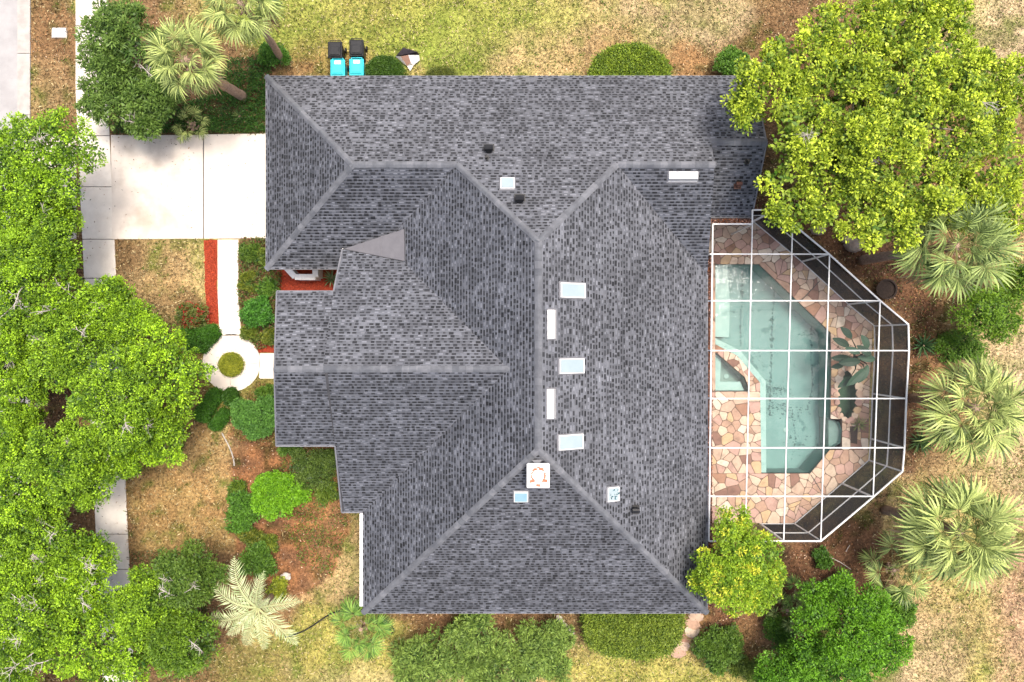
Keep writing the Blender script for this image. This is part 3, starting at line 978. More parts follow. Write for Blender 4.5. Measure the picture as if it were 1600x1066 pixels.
def shingles(vs_, up, seed):
    """laminated shingles: every course a row of backing strips with raised tabs on it"""
    g = np.random.default_rng(seed)
    nrm = (vs_[1] - vs_[0]).cross(vs_[2] - vs_[0]).normalized()
    if nrm.z < 0:
        nrm = -nrm
    e = Vector((-up[1], up[0], 0))
    u = nrm.cross(e).normalized()
    if u.z < 0:
        u = -u
    o = vs_[0]
    poly = [((v - o).dot(e), (v - o).dot(u)) for v in vs_]
    hp = halfplanes(poly)
    P = np.array(poly)
    s0, t0 = P.min(0)
    s1, t1 = P.max(0)
    V, F3, Cc = [], [], []
    ex = 0.137
    o_a, e_a, u_a, n_a = (np.array(w) for w in (o, e, u, nrm))

    def emit(rect, zl, zh, tb, tone, tint):
        pg = clip_convex(rect, hp)
        if len(pg) < 3:
            return
        n0 = len(V)
        q_ = o_a + e_a * rect[0][0] + u_a * rect[0][1]
        tone = tone * (.80 + .26 * float(vnoise(q_[0], q_[1], 1.9, 14)) + .16 * float(vnoise(q_[0], q_[1], .5, 15)))
        cl = (tone * tint[0], tone * tint[1], tone * tint[2])
        m = len(pg)
        for (s, t) in pg:
            h = zl + (zh - zl) * (1 - (t - tb) / ex)
            V.append(o_a + e_a * s + u_a * t + n_a * h)
            Cc.append(cl)
        for i in range(1, m - 1):
            F3.append((n0, n0 + i, n0 + i + 1))
        # butt edge, near-black to paint the shadow line below each tab
        lo = [i for i in range(m) if pg[i][1] < tb + 0.004]
        if len(lo) >= 2:
            a, b = min(lo, key=lambda i: pg[i][0]), max(lo, key=lambda i: pg[i][0])
            n1 = len(V)
            for i in (a, b):
                s, t = pg[i]
                V.append(o_a + e_a * s + u_a * t + n_a * (-0.004))
                Cc.append((0.02, 0.02, 0.022))
            F3.append((n1, n1 + 1, n0 + b))
            F3.append((n1, n0 + b, n0 + a))
    rows = int((t1 - t0) / ex) + 2
    for r in range(rows):
        tb = t0 + r * ex - 0.02
        # light backing strips
        s = s0 - g.uniform(0, 0.9)
        while s < s1:
            w = g.uniform(0.25, 0.7)
            if s + w > s0:
                emit([(s, tb), (s + w, tb), (s + w, tb + ex), (s, tb + ex)], 0.001, 0.005, tb, g.choice([0.098, 0.112, 0.128, 0.142]) * g.uniform(0.88, 1.0), (0.96, 0.99, 1.10))
            s += w
        # dark and pale tabs; the dark tones also paint the shadow gaps
        s = s0 - g.uniform(0, 0.3)
        while s < s1:
            pc_ = o_a + e_a * s + u_a * tb
            dn = float(vnoise(pc_[0], pc_[1], .55, 3) * .6 + vnoise(pc_[0], pc_[1], 1.7, 6) * .4)
            w = g.choice([0.10, 0.13, 0.16, 0.19]) * g.uniform(0.9, 1.1)
            if dn > .6:
                w *= 1.2
            if s + w > s0:
                pale = g.random() < .2
                tn = g.choice([0.17, 0.20, 0.23]) if pale else g.choice([0.024, 0.032, 0.04, 0.05]) * g.uniform(.9, 1.1)
                hh = ex * (0.45 if pale else g.choice([.5, .58, .8], p=[.55, .33, .12]))
                emit([(s, tb), (s + w, tb), (s + w, tb + hh), (s, tb + hh)], 0.005, 0.013, tb, tn * .88, (0.96, 0.99, 1.10))
            s += w + g.choice([0.08, 0.11, 0.14, 0.18]) * (1.35 - .75 * dn)
    return np.array(V), np.array(F3), np.array(Cc)


for i, (k, (vs_, up)) in enumerate(PIECES.items()):
    V, F, C_ = shingles(vs_, up, 100 + i)
    me = fast_mesh('shingles', V, F, M['shingle'], C_)
    o = link('shingles', me, roof)
    o['kind'] = 'stuff'

# ridge and hip caps
cap_me = {}
for nm in ('cap', 'cap_dark', 'cap_light'):
    Vc = []
    for x, dz in ((0, 0.012), (0.36, 0.0)):
        for y, z in ((-0.135, -0.062), (-0.04, -0.010), (0, 0.0), (0.04, -0.010), (0.135, -0.062)):
            Vc.append((x, y, z + dz + 0.03))
    nb = len(Vc)
    Vc += [(v[0], v[1], v[2] - 0.014) for v in Vc[:5]]
    Fc = [(i, i + 5, i + 6, i + 1) for i in range(4)] + [(nb + i, i, i + 1, nb + i + 1) for i in range(4)]
    Fc = [tuple(reversed(f)) for f in Fc]
    me = bpy.data.meshes.new('ridge_cap')
    me.from_pydata(Vc, [], Fc)
    me.materials.append(M[nm])
    me.update()
    cap_me[nm] = me


def caps(a, b, expo=0.285):
    """caps laid from a (low or free end) to b"""
    d = (b - a)
    L = d.length
    d.normalize()
    s = Vector((0, 0, 1)).cross(d).normalized()
    t = d.cross(s)
    rot = Matrix((d, s, t)).transposed().to_4x4()
    k = 0
    x = -0.03
    while x < L - 0.1:
        me = cap_me[R.choices(('cap', 'cap_dark', 'cap_light'), (6, 2, 3))[0]]
        o = bpy.data.objects.new('ridge_cap', me)
        COL.objects.link(o)
        o.parent = roof
        o.matrix_parent_inverse = world_of(roof).inverted()
        mw = Matrix.Translation(a + d * x) @ rot
        o.location = mw.to_translation()
        o.rotation_euler = mw.to_euler()
        f = min(1.0, (L - x + 0.06) / 0.36)
        o.scale = (f, 1 + R.uniform(-.03, .03), 1)
        x += expo
        k += 1
    return k


NE_S = Vector((XW, YS, ZE))
SE_S = Vector((XE, YS, ZE))
nc = 0
for a, b in ((NW, G0), (SW_g, G0), (G0, G1), (G1, A_), (E0, A_), (E1, E0), (NE_S, B_), (SE_S, B_), (B_, A_), (PR0, PR1), (Vector((XL1, YL, zL)), Vector((XG, YL, zL)))):
    nc += caps(a, b)
print('caps', nc)


# fascia boards and drip edge along the eaves, rakes
def fascia(a, b, name='fascia', m='fascia', w=0.03, h=0.18, dz=-0.12):
    MB().bar(Vector(a) + Vector((0, 0, dz)), Vector(b) + Vector((0, 0, dz)), w, h).build(name, M[m], house)


EAVES = [(NW, Vector((XL1, YN, ZE))), (SW_g, NW), (SW_g, Vector((-7.2, YSg, ZE))), (Vector((XW, YS, ZE)), Vector((XE, YS, ZE))), (Vector((XE, YS, ZE)), Vector((XE, Yrg - (XE - E0.x), ZE))),
         (Vector((XL1, YN, ZE)), Vector((XL1, YL, zL))), (Vector((XL1, YL, zL)), Vector((XL1 - .05, YLS, ZE))), (Vector((XL1 - .05, YLS, ZE)), Vector((XG + .1, YLS, ZE))),
         (Vector((-9.96, 2.11, zP(2.11))), PR0), (PR0, Vector((-10.0, -4.45, zP(-4.45)))), (Vector((-9.96, 2.11, zP(2.11))), Vector((-7.55, 2.11, zP(2.11)))),
         (Vector((-10.0, -4.45, zP(-4.45))), Vector((-7.5, -4.45, zP(-4.45)))), (Vector((-7.5, -4.45, zP(-4.45))), Vector((-7.62, VS_y, ZE))), (Vector((-7.62, VS_y, ZE)), VS),
         (Vector((-7.55, 2.11, zP(2.11))), Vector((-7.42, 4.02, zP(4.02))))]
for ei, (a, b) in enumerate(EAVES):
    fascia(a, b, dz=-0.12 - ei * .002, w=.03 + ei * .001)
    up_ = Vector((0, 0, ei * .0015 - .01))
    MB().bar(Vector(a) + up_, Vector(b) + up_, 0.05 + ei * .001, 0.03).build('drip_edge', M['drip'], house)
# white gutter on the west eave
mb = MB()
mb.box((XW - 0.075, (VS_y + YS) / 2 + 0.12, ZE - 0.06), (0.15, abs(VS_y - YS) - 0.35, 0.12))
mb.build('gutter', M['white'], house)
MB().tube([(XW - .1, VS_y - .4, ZE - .12), (XW + .45, VS_y - .4, ZE - .45), (XW + .5, VS_y - .4, 0.1)], 0.05, 6).build('downpipe', M['white'], house)
# leaf-filled gutters on the pool side
g2 = np.random.default_rng(5)


def leafy_gutter(a, b, off):
    a, b, off = Vector(a), Vector(b), Vector(off)
    mb = MB()
    mb.bar(a + off * 0.5 + Vector((0, 0, -0.1)), b + off * 0.5 + Vector((0, 0, -0.1)), off.length, 0.1)
    gt = mb.build('gutter', M['bronze'], house)
    n = int((b - a).length * 160)
    t = g2.random(n)[:, None]
    q = g2.uniform(0.1, 0.95, n)[:, None]
    base = np.array(a) + (np.array(b) - np.array(a)) * t + np.array(off) * q + np.array((0, 0, -0.04))
    V, F = leaf_geo(base, rnd_dirs(n, -.1, .4, g2), g2.uniform(.05, .12, n), g2.uniform(.025, .05, n), .2, 0, g2)
    cb = pal[g2.choice(5, n)] * (0.4 + .6 * g2.random((n, 1))) * np.array((1.1, .8, .8))
    o = link('gutter_leaves', fast_mesh('gutter_leaves', V, F, M['litter'], np.repeat(cb, 4, 0)), gt)
    o['kind'] = 'stuff'


leafy_gutter((XE + .03, Yrg - (XE - E0.x) + .9, ZE), (XE + .03, YS + .3, ZE), (0.2, 0, 0))
leafy_gutter((XG + .3, YLS - .03, ZE), (XL1 - .1, YLS - .03, ZE), (0, -0.24, 0))

# grey membrane cricket between garage slope and gable
tip = U(537, 389, 3.40)
k1 = U(631, 358, 3.86)
k2 = U(632, 408, 3.86)
ck = mk('cricket', [tip, k1, k2, tip - Vector((0, 0, .25)), k1 - Vector((0, 0, .25)), k2 - Vector((0, 0, .25))], [(0, 2, 1), (0, 1, 4, 3), (1, 2, 5, 4), (2, 0, 3, 5)], M['cricket'], house)
ck['label'] = 'flat grey membrane triangle in the roof valley'
for f in (0.33, 0.62):
    a = tip.lerp(k1, f) + Vector((0, 0, .006))
    b = tip.lerp(k2, f) + Vector((0, 0, .006))
    MB().bar(a, b, 0.03, 0.012).build('membrane_seam', M['cricket'], ck)

# walls under the eaves
WALL = [(-10.5, 11.35), (10.3, 11.35), (10.3, 6.0), (8.2, 6.0), (8.2, -11.65), (-6.15, -11.65), (-6.15, -7.0), (-7.0, -7.0), (-7.0, -3.95), (-7.0, 3.72), (-10.5, 3.72)]
n = len(WALL)
for i in range(n):
    a, b = WALL[i], WALL[(i + 1) % n]
    MB().bar((a[0], a[1], 1.33), (b[0], b[1], 1.33), 0.2, 2.66).build('wall', M['stucco'], house)
for yv in (1.7, -4.05):
    for xv in (-9.5,):
        MB().box((xv, yv, 2.02), (0.45, 0.45, 4.04)).build('porch_column', M['stucco'], house)
# wall closing the gable above the lean-to, above the portico sides
mk('gable_wall', [(XG - .02, Yrg, zrg - .08), (XG - .02, YL, zL - .06), (XG - .02, YLS, ZE - .1), (XG - .02, 3.4, ZE - .1)], [(0, 1, 2, 3)], M['stucco'], house)
mk('gable_wall', [(-9.3, YP, ZP - .1), (-9.3, 2.0, zP(2.0) - .1), (-9.3, -4.3, zP(-4.3) - .1)], [(0, 1, 2)], M['stucco'], house)
MB().box((-7.2, YP, 3.4), (0.2, 6.0, 1.4)).build('wall', M['stucco'], house)
# garage door facing the driveway, panels
gd = MB().box((-10.62, 8.0, 1.1), (0.06, 4.9, 2.2)).build('garage_door', M['white'], house)
for r in range(4):
    for q in range(4):
        MB().box((-10.66, 8.0 - 1.83 + q * 1.22, 0.3 + r * 0.54), (0.03, 1.08, 0.42)).build('door_panel', M['whitewall'], gd)


# skylights
def on_plane(px, py, zf, it=8):
    """the roof point seen at px,py on slope zf(x,y)"""
    z = 4.0
    for _ in range(it):
        v = U(px, py, z)
        z = zf(v.x, v.y)
    return U(px, py, z)


def slope_frame(up, m):
    u = Vector((up[0], up[1], m)).normalized()
    e = Vector((up[1], -up[0], 0)).normalized()
    nn = e.cross(u)
    if nn.z < 0:
        e = -e
        nn = e.cross(u)
    return e, u, nn


def slope_box(p, e, u, nn, se, su, h0, h1, taper=1.0):
    V = []
    for h, k in ((h0, 1.0), (h1, taper)):
        for a, b in ((-1, -1), (1, -1), (1, 1), (-1, 1)):
            V.append(p + e * (a * se / 2 * k) + u * (b * su / 2 * k) + nn * h)
    return V, [(3, 2, 1, 0), (4, 5, 6, 7), (0, 1, 5, 4), (1, 2, 6, 5), (2, 3, 7, 6), (3, 0, 4, 7)]


def skylight(px, py, w, h, zf, up, m, gm, lab):
    p = on_plane(px, py, zf)
    e, u, nn = slope_frame(up, m)
    k = (H - p.z) / FPX
    cs = 1 / math.sqrt(1 + m * m)
    if abs(up[0]) > 0:
        se, su = h * k, w * k / cs
    else:
        se, su = w * k, h * k / cs
    V, F = slope_box(p, e, u, nn, se, su, -0.02, 0.10)
    fr = mk('skylight', V, F, M['white'], house)
    fr['label'] = lab
    V, F = slope_box(p, e, u, nn, se + .1, su + .1, -0.01, 0.022)
    mb = MB()
    mb.add(V, F)
    mb.build('flashing', M['drip'], fr)
    V, F = slope_box(p, e, u, nn, se - .07, su - .07, 0.09, 0.125, 0.96)
    mk('skylight_pane', V, F, M[gm], fr)
    return fr


fE = lambda x, y: zE(x)
fN = lambda x, y: zN(y)
fS = lambda x, y: zS(y)
skylight(894, 454, 40, 23, fE, (-1, 0), mW, 'glass', 'upper of three long pale skylights on the east slope')
skylight(892.5, 572, 40, 23, fE, (-1, 0), mW, 'glass', 'middle of three long pale skylights on the east slope')
skylight(891, 690.5, 40, 23, fE, (-1, 0), mW, 'glass', 'lower of three long pale skylights on the east slope')
skylight(793, 288, 22, 19, fN, (0, -1), mN, 'glass', 'small pale skylight on the north slope')
skylight(814, 775, 22, 17, fS, (0, 1), mS, 'glass_blue', 'small blue skylight beside the chimney')
sk = skylight(957, 772, 19, 22, fE, (-1, 0), mW, 'glass', 'small skylight with dark leaf reflections near the south hip')
# dark leaf shapes that paint the reflection on that small pane
p0 = on_plane(957, 772, fE)
e, u, nn = slope_frame((-1, 0), mW)
nl = 26
bs = np.array([list(p0 + e * R.uniform(-.16, .16) + u * R.uniform(-.2, .2) + nn * 0.13) for _ in range(nl)])
V, F = leaf_geo(bs, rnd_dirs(nl, -.05, .05), rng.uniform(.08, .16, nl), rng.uniform(.04, .08, nl), 0.02)
link('pane_reflection', fast_mesh('pane_reflection', V, F, M['litter'], np.tile((0.02, 0.09, 0.11), (nl * 4, 1))), sk)['kind'] = 'stuff'


# long off-ridge vents
def ridge_vent(px, py, L, W, zf, up, m):
    p = on_plane(px, py, zf)
    e, u, nn = slope_frame(up, m)
    k = (H - p.z) / FPX
    L, W = L * k, W * k * 1.05
    V = []
    for a in (-1, 1):
        for b, h in ((0.5, 0.015), (0.5, 0.04), (-0.12, 0.16), (-0.40, 0.06), (-0.5, 0.03), (-0.5, 0.0)):
            V.append(p + e * (a * L / 2) + u * (b * W) + nn * h)
    F = [tuple(range(6)), tuple(reversed(range(6, 12)))]
    for i in range(6):
        j = (i + 1) % 6
        F.append((i, i + 6, j + 6, j))
    o = mk('ridge_vent', V, F, M['white'], house)
    mb = MB()
    for s in range(5):
        b = -0.15 - s * 0.055
        h = 0.155 - s * 0.022
        mb.bar(p + e * (-L / 2) + u * (b * W) + nn * h, p + e * (L / 2) + u * (b * W) + nn * h, 0.012, 0.012)
    mb.build('louvre', M['drip'], o)
    mb = MB()
    V, F = slope_box(p - u * 0.02, e, u, nn, L + .12, W + .1, -0.01, 0.02)
    mb.add(V, F)
    mb.build('flashing', M['drip'], o)


ridge_vent(861.5, 507, 45, 14, fE, (-1, 0), mW)
ridge_vent(860.5, 631, 46, 14, fE, (-1, 0), mW)
ridge_vent(1067, 276, 45, 15, lambda x, y: zrg - (Yrg - y) * ((zrg - ZE) / (XE - E0.x)), (0, 1), 0.5)


# small pipe vents
def hood_vent(px, py, zf, m='blackp', s=0.36):
    p = on_plane(px, py, zf)
    mb = MB()
    mb.box(p + Vector((0, 0, 0.02)), (s * 1.25, s * 1.25, 0.05))
    mb.box(p + Vector((0, 0, 0.12)), (s * .8, s * .8, 0.24), bev=.04)
    mb.tube([p + Vector((-s / 2, .02, .26)), p + Vector((s / 2, .02, .26))], s * .36, 8)
    mb.build('roof_vent', M[m], house)


def pipe_vent(px, py, zf, r=0.05):
    p = on_plane(px, py, zf)
    mb = MB()
    mb.tube([p - Vector((0, 0, .05)), p + Vector((0, 0, .25))], r, 8)
    mb.tube([p - Vector((0, 0, .05)), p + Vector((0, 0, .06))], r * 2.0, 8)
    mb.build('vent_pipe', M['blackp'], house)


hood_vent(764, 234, fN)
pipe_vent(761, 247, fN)
hood_vent(812, 312, fN)
hood_vent(992, 796, fE, s=.3)
fL = lambda x, y: zL - (YL - y) * ((zL - ZE) / (YL - YLS))
hood_vent(1152, 290, fL, 'bronze', .25)
pipe_vent(1167, 253, fL, .06)

# chimney with white cap
pc = on_plane(840, 735, fS)
zt = 6.9
c0 = U(841, 744, zt)
kx = (H - zt) / FPX
w, l = 36 * kx, 38 * kx
ch = MB().box((c0.x, c0.y, (zt + 4.6) / 2 - .1), (w * .86, l * .86, zt - 4.6 - .1)).build('chimney', M['whitewall'], house)
MB().box((c0.x, c0.y, zt - .06), (w, l, .12), bev=.03).build('chimney_cap', M['whitewall'], ch)
mb = MB()
NS = 26
for i in range(NS):
    a0 = 2 * math.pi * i / NS
    if i % 26 in (4, 5, 6, 7, 18, 19, 20, 21):
        continue
    r = 0.26
    mb.box((c0.x + math.cos(a0) * r, c0.y + .02 + math.sin(a0) * r * 1.05, zt + .004), (R.uniform(.05, .10), R.uniform(.03, .08), .008), a0)
for dx, dy, s in ((-.25, -.2, .12), (.26, -.18, .13), (0, -.36, .11), (-.12, .26, .1), (.12, .27, .12), (0, .33, .07)):
    mb.box((c0.x + dx, c0.y + dy, zt + .005), (s * 1.5, s * .9, .009), R.uniform(-.5, .5))
mb.build('rust_stain', M['rust'], ch)
# grey flashing saddle above chimney
MB().box((c0.x, c0.y + l * .62, 6.35), (.42, .34, .1), .785).build('flashing', M['drip'], ch)
# white planter wall and red court below the garage eave
pw = empty('planter_wall', U(478, 436, 0), 'low white angular planter wall in the red mulch court', 'planter wall')
zc = 0.9
ptsw = [U(438, 408, zc), U(461, 433, zc), U(493, 433, zc), U(493, 405, zc)]
for wi, (a, b) in enumerate(zip(ptsw[:-1], ptsw[1:])):
    hz = zc + wi * .004
    MB().bar((a.x, a.y, hz / 2), (b.x, b.y, hz / 2), 0.2, hz).build('wall_segment', M['whitewall'], pw)
    MB().bar((a.x, a.y, hz + .025), (b.x, b.y, hz + .025), 0.27, .05).build('coping', M['whitewall'], pw)

# ------------------------------------------------------------------ pool deck of flagstones
ZD = 0.10
deck = empty('pool_deck')
tag(deck, kind='structure')
REG = {
    'A': [(1085, 335), (1178, 335), (1222, 380), (1186, 413), (1085, 413)],
    'B': [(1186, 413), (1222, 380), (1364, 509), (1362, 560), (1298, 520)],
    'C1': [(1298, 520), (1362, 560), (1360, 577), (1299, 577)],
    'C2': [(1299, 577), (1310, 577), (1310, 655), (1298, 655)],
    'C3': [(1340, 577), (1360, 577), (1358, 655), (1340, 655)],
    'C4': [(1316, 655), (1358, 655), (1357, 703), (1316, 703)],
    'D': [(1266, 740), (1297, 703), (1316, 703), (1357, 703), (1357, 719), (1240, 818)],
    'E': [(1085, 740), (1266, 740), (1240, 818), (1085, 818)],
    'F': [(1085, 612), (1188, 612), (1190, 740), (1085, 740)],
    'G1': [(1118, 538), (1152, 556), (1164, 590), (1118, 550)],
    'G2': [(1152, 556), (1188, 598), (1188, 612), (1172, 612), (1164, 590)],
    'H': [(1085, 413), (1118, 413), (1118, 612), (1085, 612)],
}
STONE_SZ = {'A': .40, 'B': .40, 'C1': .34, 'C2': .26, 'C3': .30, 'C4': .33, 'D': .40, 'E': .45, 'F': .45, 'G1': .28, 'G2': .28, 'H': 1.2}
rs = random.Random(21)
n_stone = 0
stone_list = []
for key, pts in REG.items():
    poly = px_poly(pts, ZD)
    if area2(poly) < 0:
        poly.reverse()
    hp = halfplanes(poly)
    MB().prism(poly, -0.12, ZD - 0.022).build('mortar_bed', M['mortar'], deck)
    xs = [p[0] for p in poly]
    ys = [p[1] for p in poly]
    target = STONE_SZ[key]
    ns = max(3, int(abs(area2(poly)) / (target * target)))
    seeds = []
    tries = 0
    while len(seeds) < ns and tries < 9000:
        tries += 1
        x, y = rs.uniform(min(xs), max(xs)), rs.uniform(min(ys), max(ys))
        if all(a * x + b * y <= c - 0.05 for a, b, c in hp):
            dm = target * rs.choice((0.3, 0.55, 0.85, 1.0)) * (1 if tries < 4000 else .5)
            if all((x - s[0]) ** 2 + (y - s[1]) ** 2 > dm * dm for s in seeds):
                seeds.append((x, y))
    for i, s in enumerate(seeds):
        cell = list(poly)
        for j, t in enumerate(seeds):
            if j == i:
                continue
            dx, dy = t[0] - s[0], t[1] - s[1]
            l = math.hypot(dx, dy)
            if l > 2.2:
                continue
            mx, my = (s[0] + t[0]) / 2, (s[1] + t[1]) / 2
            a, b = dx / l, dy / l
            cell = clip_half(cell, a, b, a * mx + b * my - rs.uniform(.008, .017))
            if len(cell) < 3:
                break
        if len(cell) < 3:
            continue
        cell = clip_convex(cell, hp, 0.006)
        if len(cell) < 3 or abs(area2(cell)) < 0.006:
            continue
        # chip the sharp corners so the outline is not a clean cell
        rough = []
        m = len(cell)
        for q in range(m):
            p0, p1, p2 = Vector(cell[q - 1]), Vector(cell[q]), Vector(cell[(q + 1) % m])
            e1, e2 = (p0 - p1).length, (p2 - p1).length
            if min(e1, e2) < 0.05:
                rough.append(tuple(p1))
                continue
            k = rs.uniform(.06, .2)
            rough.append(tuple(p1.lerp(p0, min(k, .12 / e1))))
            rough.append(tuple(p1.lerp(p2, min(k, .12 / e2))))
        if area2(rough) < 0:
            rough.reverse()
        zt = ZD + rs.uniform(-.004, .006)
        n = len(rough)
        cxy = Vector((sum(p[0] for p in rough) / n, sum(p[1] for p in rough) / n))
        inn = [tuple(Vector(p).lerp(cxy, .05)) for p in rough]
        V = [(p[0], p[1], ZD - .03) for p in rough] + [(p[0], p[1], zt - .008) for p in rough] + [(p[0], p[1], zt) for p in inn]
        F = [tuple(range(2 * n, 3 * n))]
        for q in range(n):
            w = (q + 1) % n
            F.append((q, w, w + n, q + n))
            F.append((q + n, w + n, w + 2 * n, q + 2 * n))
        stone_list.append((abs(area2(cell)), V, F, rs.choices(STONES, STONE_W)[0]))
        n_stone += 1
stone_list.sort(key=lambda q: -q[0])
for a_, V, F, m_ in stone_list[:300]:
    mk('flagstone', V, F, m_, deck)
rest = {}
for a_, V, F, m_ in stone_list[300:]:
    rest.setdefault(m_.name, (MB(), m_))[0].add(V, F)
for mb, m_ in rest.values():
    mb.build('small_flagstones', m_, deck)['kind'] = 'stuff'
print('stones', n_stone)

# ------------------------------------------------------------------ pool
pool = empty('swimming_pool', U(1230, 600, 0), 'angular swimming pool with teal water inside the screen enclosure', 'swimming pool')
ZF = -1.25
pp = px_poly(POOL_PX, ZD)
if area2(pp) < 0:
    pp.reverse()


def basin(name, poly, zf, zt, m, parent):
    n = len(poly)
    V = [(p[0], p[1], zf) for p in poly] + [(p[0], p[1], zt) for p in poly]
    F = [tuple(range(n))]
    for i in range(n):
        j = (i + 1) % n
        F.append((j, i, i + n, j + n))
    return mk(name, V, F, m, parent)


basin('basin', pp, ZF, ZD - .03, M['plaster'], pool)
wpoly = pp
sheet('water_surface', wpoly, 0.03, M['water'], pool)
# pale underwater bench along the spa side and a pale shelf put in for the milky sheen at the house
bench = [(1118, 538), (1152, 556), (1188, 598), (1190, 740), (1199, 740), (1198, 596), (1158, 548), (1118, 528)]
bl = px_poly(bench, 0)
Vb = [(p[0], p[1], -.12) for p in bl] + [(p[0], p[1], ZF + .01) for p in bl]
mk('bench', Vb, [(0, 1, 6, 7), (1, 2, 5, 6), (2, 3, 4, 5), (7, 6, 14, 15), (6, 5, 13, 14), (5, 4, 12, 13)], M['plaster_pale'], pool)
sh = px_poly([(1118, 413), (1140, 413), (1144, 470), (1143, 527), (1118, 526)], 0)
MB().prism(sh, ZF + .02, -0.35).build('sheen_shelf', M['plaster_pale'], pool)
al = px_poly([(1298, 656), (1312, 660), (1316, 672), (1314, 692), (1298, 702)], 0)
MB().prism(al, ZF + .02, -0.22).build('bench', M['plaster_spa'], pool)
# streaks along the plaster joints
mb = MB()
for pts, wm in (([(1160, 424), (1159, 470), (1157, 500), (1158, 540)], 1.0), ([(1211, 440), (1208, 480), (1206, 520), (1205, 575), (1202, 650)], 1.2), ([(1130, 486), (1165, 487), (1185, 485), (1215, 484), (1245, 486)], .6), ([(1268, 506), (1267, 560), (1270, 600), (1262, 640)], .9), ([(1238, 640), (1243, 690), (1236, 720)], .6)):
    for (a, b) in zip(pts[:-1], pts[1:]):
        q = max(6, int(math.hypot(b[0] - a[0], b[1] - a[1]) / 1.6))
        for s in range(q):
            if rs.random() < .12:
                continue
            x0 = a[0] + (b[0] - a[0]) * (s + .5) / q + rs.gauss(0, .7)
            y0 = a[1] + (b[1] - a[1]) * (s + .5) / q + rs.gauss(0, .7)
            c0_ = U(x0, y0, ZF + .008)
            r = rs.uniform(.015, .055) * wm * (2.2 if rs.random() < .07 else 1)
            ph = rs.uniform(0, 6)
            cp = [(c0_.x + math.cos(t * .785 + ph) * r * rs.uniform(.5, 1.3), c0_.y + math.sin(t * .785 + ph) * r * rs.uniform(.5, 1.3)) for t in range(8)]
            n0 = len(mb.V)
            mb.add([(x, y, ZF + .004 + n0 * 1e-5) for x, y in cp], [tuple(range(8))])
for (cx0, cy0, rx_, ry_, k) in ((1205, 610, 22, 14, 120), (1225, 640, 26, 12, 90), (1190, 470, 40, 30, 40), (1250, 690, 30, 20, 40), (1262, 520, 14, 10, 30), (1180, 560, 20, 30, 30)):
    for s in range(k):
        c0_ = U(rs.gauss(cx0, rx_ * .6), rs.gauss(cy0, ry_ * .5), ZF)
        if not inside(pp, c0_.x, c0_.y):
            continue
        r = rs.uniform(.008, .04)
        n0 = len(mb.V)
        mb.add([(c0_.x + math.cos(t) * r * rs.uniform(.6, 2.2), c0_.y + math.sin(t) * r * rs.uniform(.5, 1.2), ZF + .004 + n0 * 1e-5) for t in (0, 1.05, 2.1, 3.14, 4.2, 5.2)], [tuple(range(6))])
o = mb.build('algae_stain', M['stain'], pool)
o['kind'] = 'stuff'
MB().tube([U(1228, 672, ZF + .02), U(1228, 672, ZF + .06)], .12, 10).build('floor_drain', M['plaster_pale'], pool)

spa = empty('spa_basin', U(1145, 590, 0), 'small grey triangular spa beside the pool near the house', 'spa')
sp = px_poly([(1118, 550), (1164, 590), (1172, 612), (1118, 612)], ZD)
if area2(sp) < 0:
    sp.reverse()
basin('basin', sp, -.75, ZD - .02, M['plaster_spa'], spa)
sheet('water_surface', sp, 0.035, M['water'], spa)
MB().prism(px_poly([(1118, 597), (1160, 597), (1166, 611), (1119, 611)], 0), -.74, -.3).build('bench', M['plaster_pale'], spa)
MB().prism(px_poly([(1118, 552), (1130, 560), (1128, 597), (1118, 597)], 0), -.74, -.3).build('bench', M['plaster_pale'], spa)
MB().tube([U(1135, 588, -.73), U(1135, 588, -.66)], .12, 10).build('floor_drain', M['plaster_pale'], spa)

pond = empty('garden_pond', U(1325, 615, 0), 'narrow green pond with flagstone rim between pool and screen', 'pond')
po = px_poly([(1310, 592), (1318, 579), (1331, 579), (1339, 590), (1338, 640), (1331, 653), (1322, 653), (1311, 642)], ZD)
if area2(po) < 0:
    po.reverse()
basin('basin', po, -.5, ZD - .02, M['plaster_spa'], pond)
sheet('water_surface', po, 0.03, M['pondwater'], pond)
for tri in ([(1310, 577), (1319, 577.5), (1310, 592)], [(1331, 577.5), (1340, 577), (1340, 591)], [(1340, 640), (1340, 655), (1331, 654)], [(1310, 642), (1322, 654), (1310, 655)]):
    MB().prism(px_poly(tri, ZD), -.1, ZD + .004).build('rim_stone', rs.choice(STONES[:3]), pond)
# raised stones round the pond rim
for i in range(20):
    a = i / 20 * 2 * math.pi
    c0_ = U(1324.5 + math.cos(a) * 17.5, 616 - math.sin(a) * 41, ZD)
    r = rs.uniform(.13, .24)
    poly = [(c0_.x + math.cos(t * 1.047 + i) * r * rs.uniform(.7, 1.1), c0_.y + math.sin(t * 1.047 + i) * r * rs.uniform(.7, 1.1)) for t in range(6)]
    MB().prism(poly, ZD + .002, ZD + rs.uniform(.05, .09)).build('rim_stone', rs.choices(STONES, STONE_W)[0], pond)
MB().prism(px_poly([(1328, 666), (1340, 668), (1339, 694), (1329, 692)], ZD), ZD - .02, ZD + .03).build('planting_pocket', M['soil'], deck)

# ------------------------------------------------------------------ screen enclosure
ZC = 3.0
cage = empty('pool_enclosure', U(1250, 600, 0), 'white aluminium screen enclosure over the pool and flagstone deck', 'pool enclosure')
TOP = [(1114, 350), (1176, 350), (1176, 328), (1213, 328), (1296, 397), (1376, 470), (1420, 507), (1421, 548), (1417, 623), (1414, 700), (1411, 737), (1365, 777), (1283, 846), (1225, 846), (1108, 846)]
TW_ = [U(a, b, ZC) for a, b in TOP]


def beam(a, b, w=.075, h=.11, name='beam', m='white', z=0):
    off = Vector((0, 0, z))
    return MB().bar(Vector(a) + off, Vector(b) + off, w, h).build(name, M[m], cage)


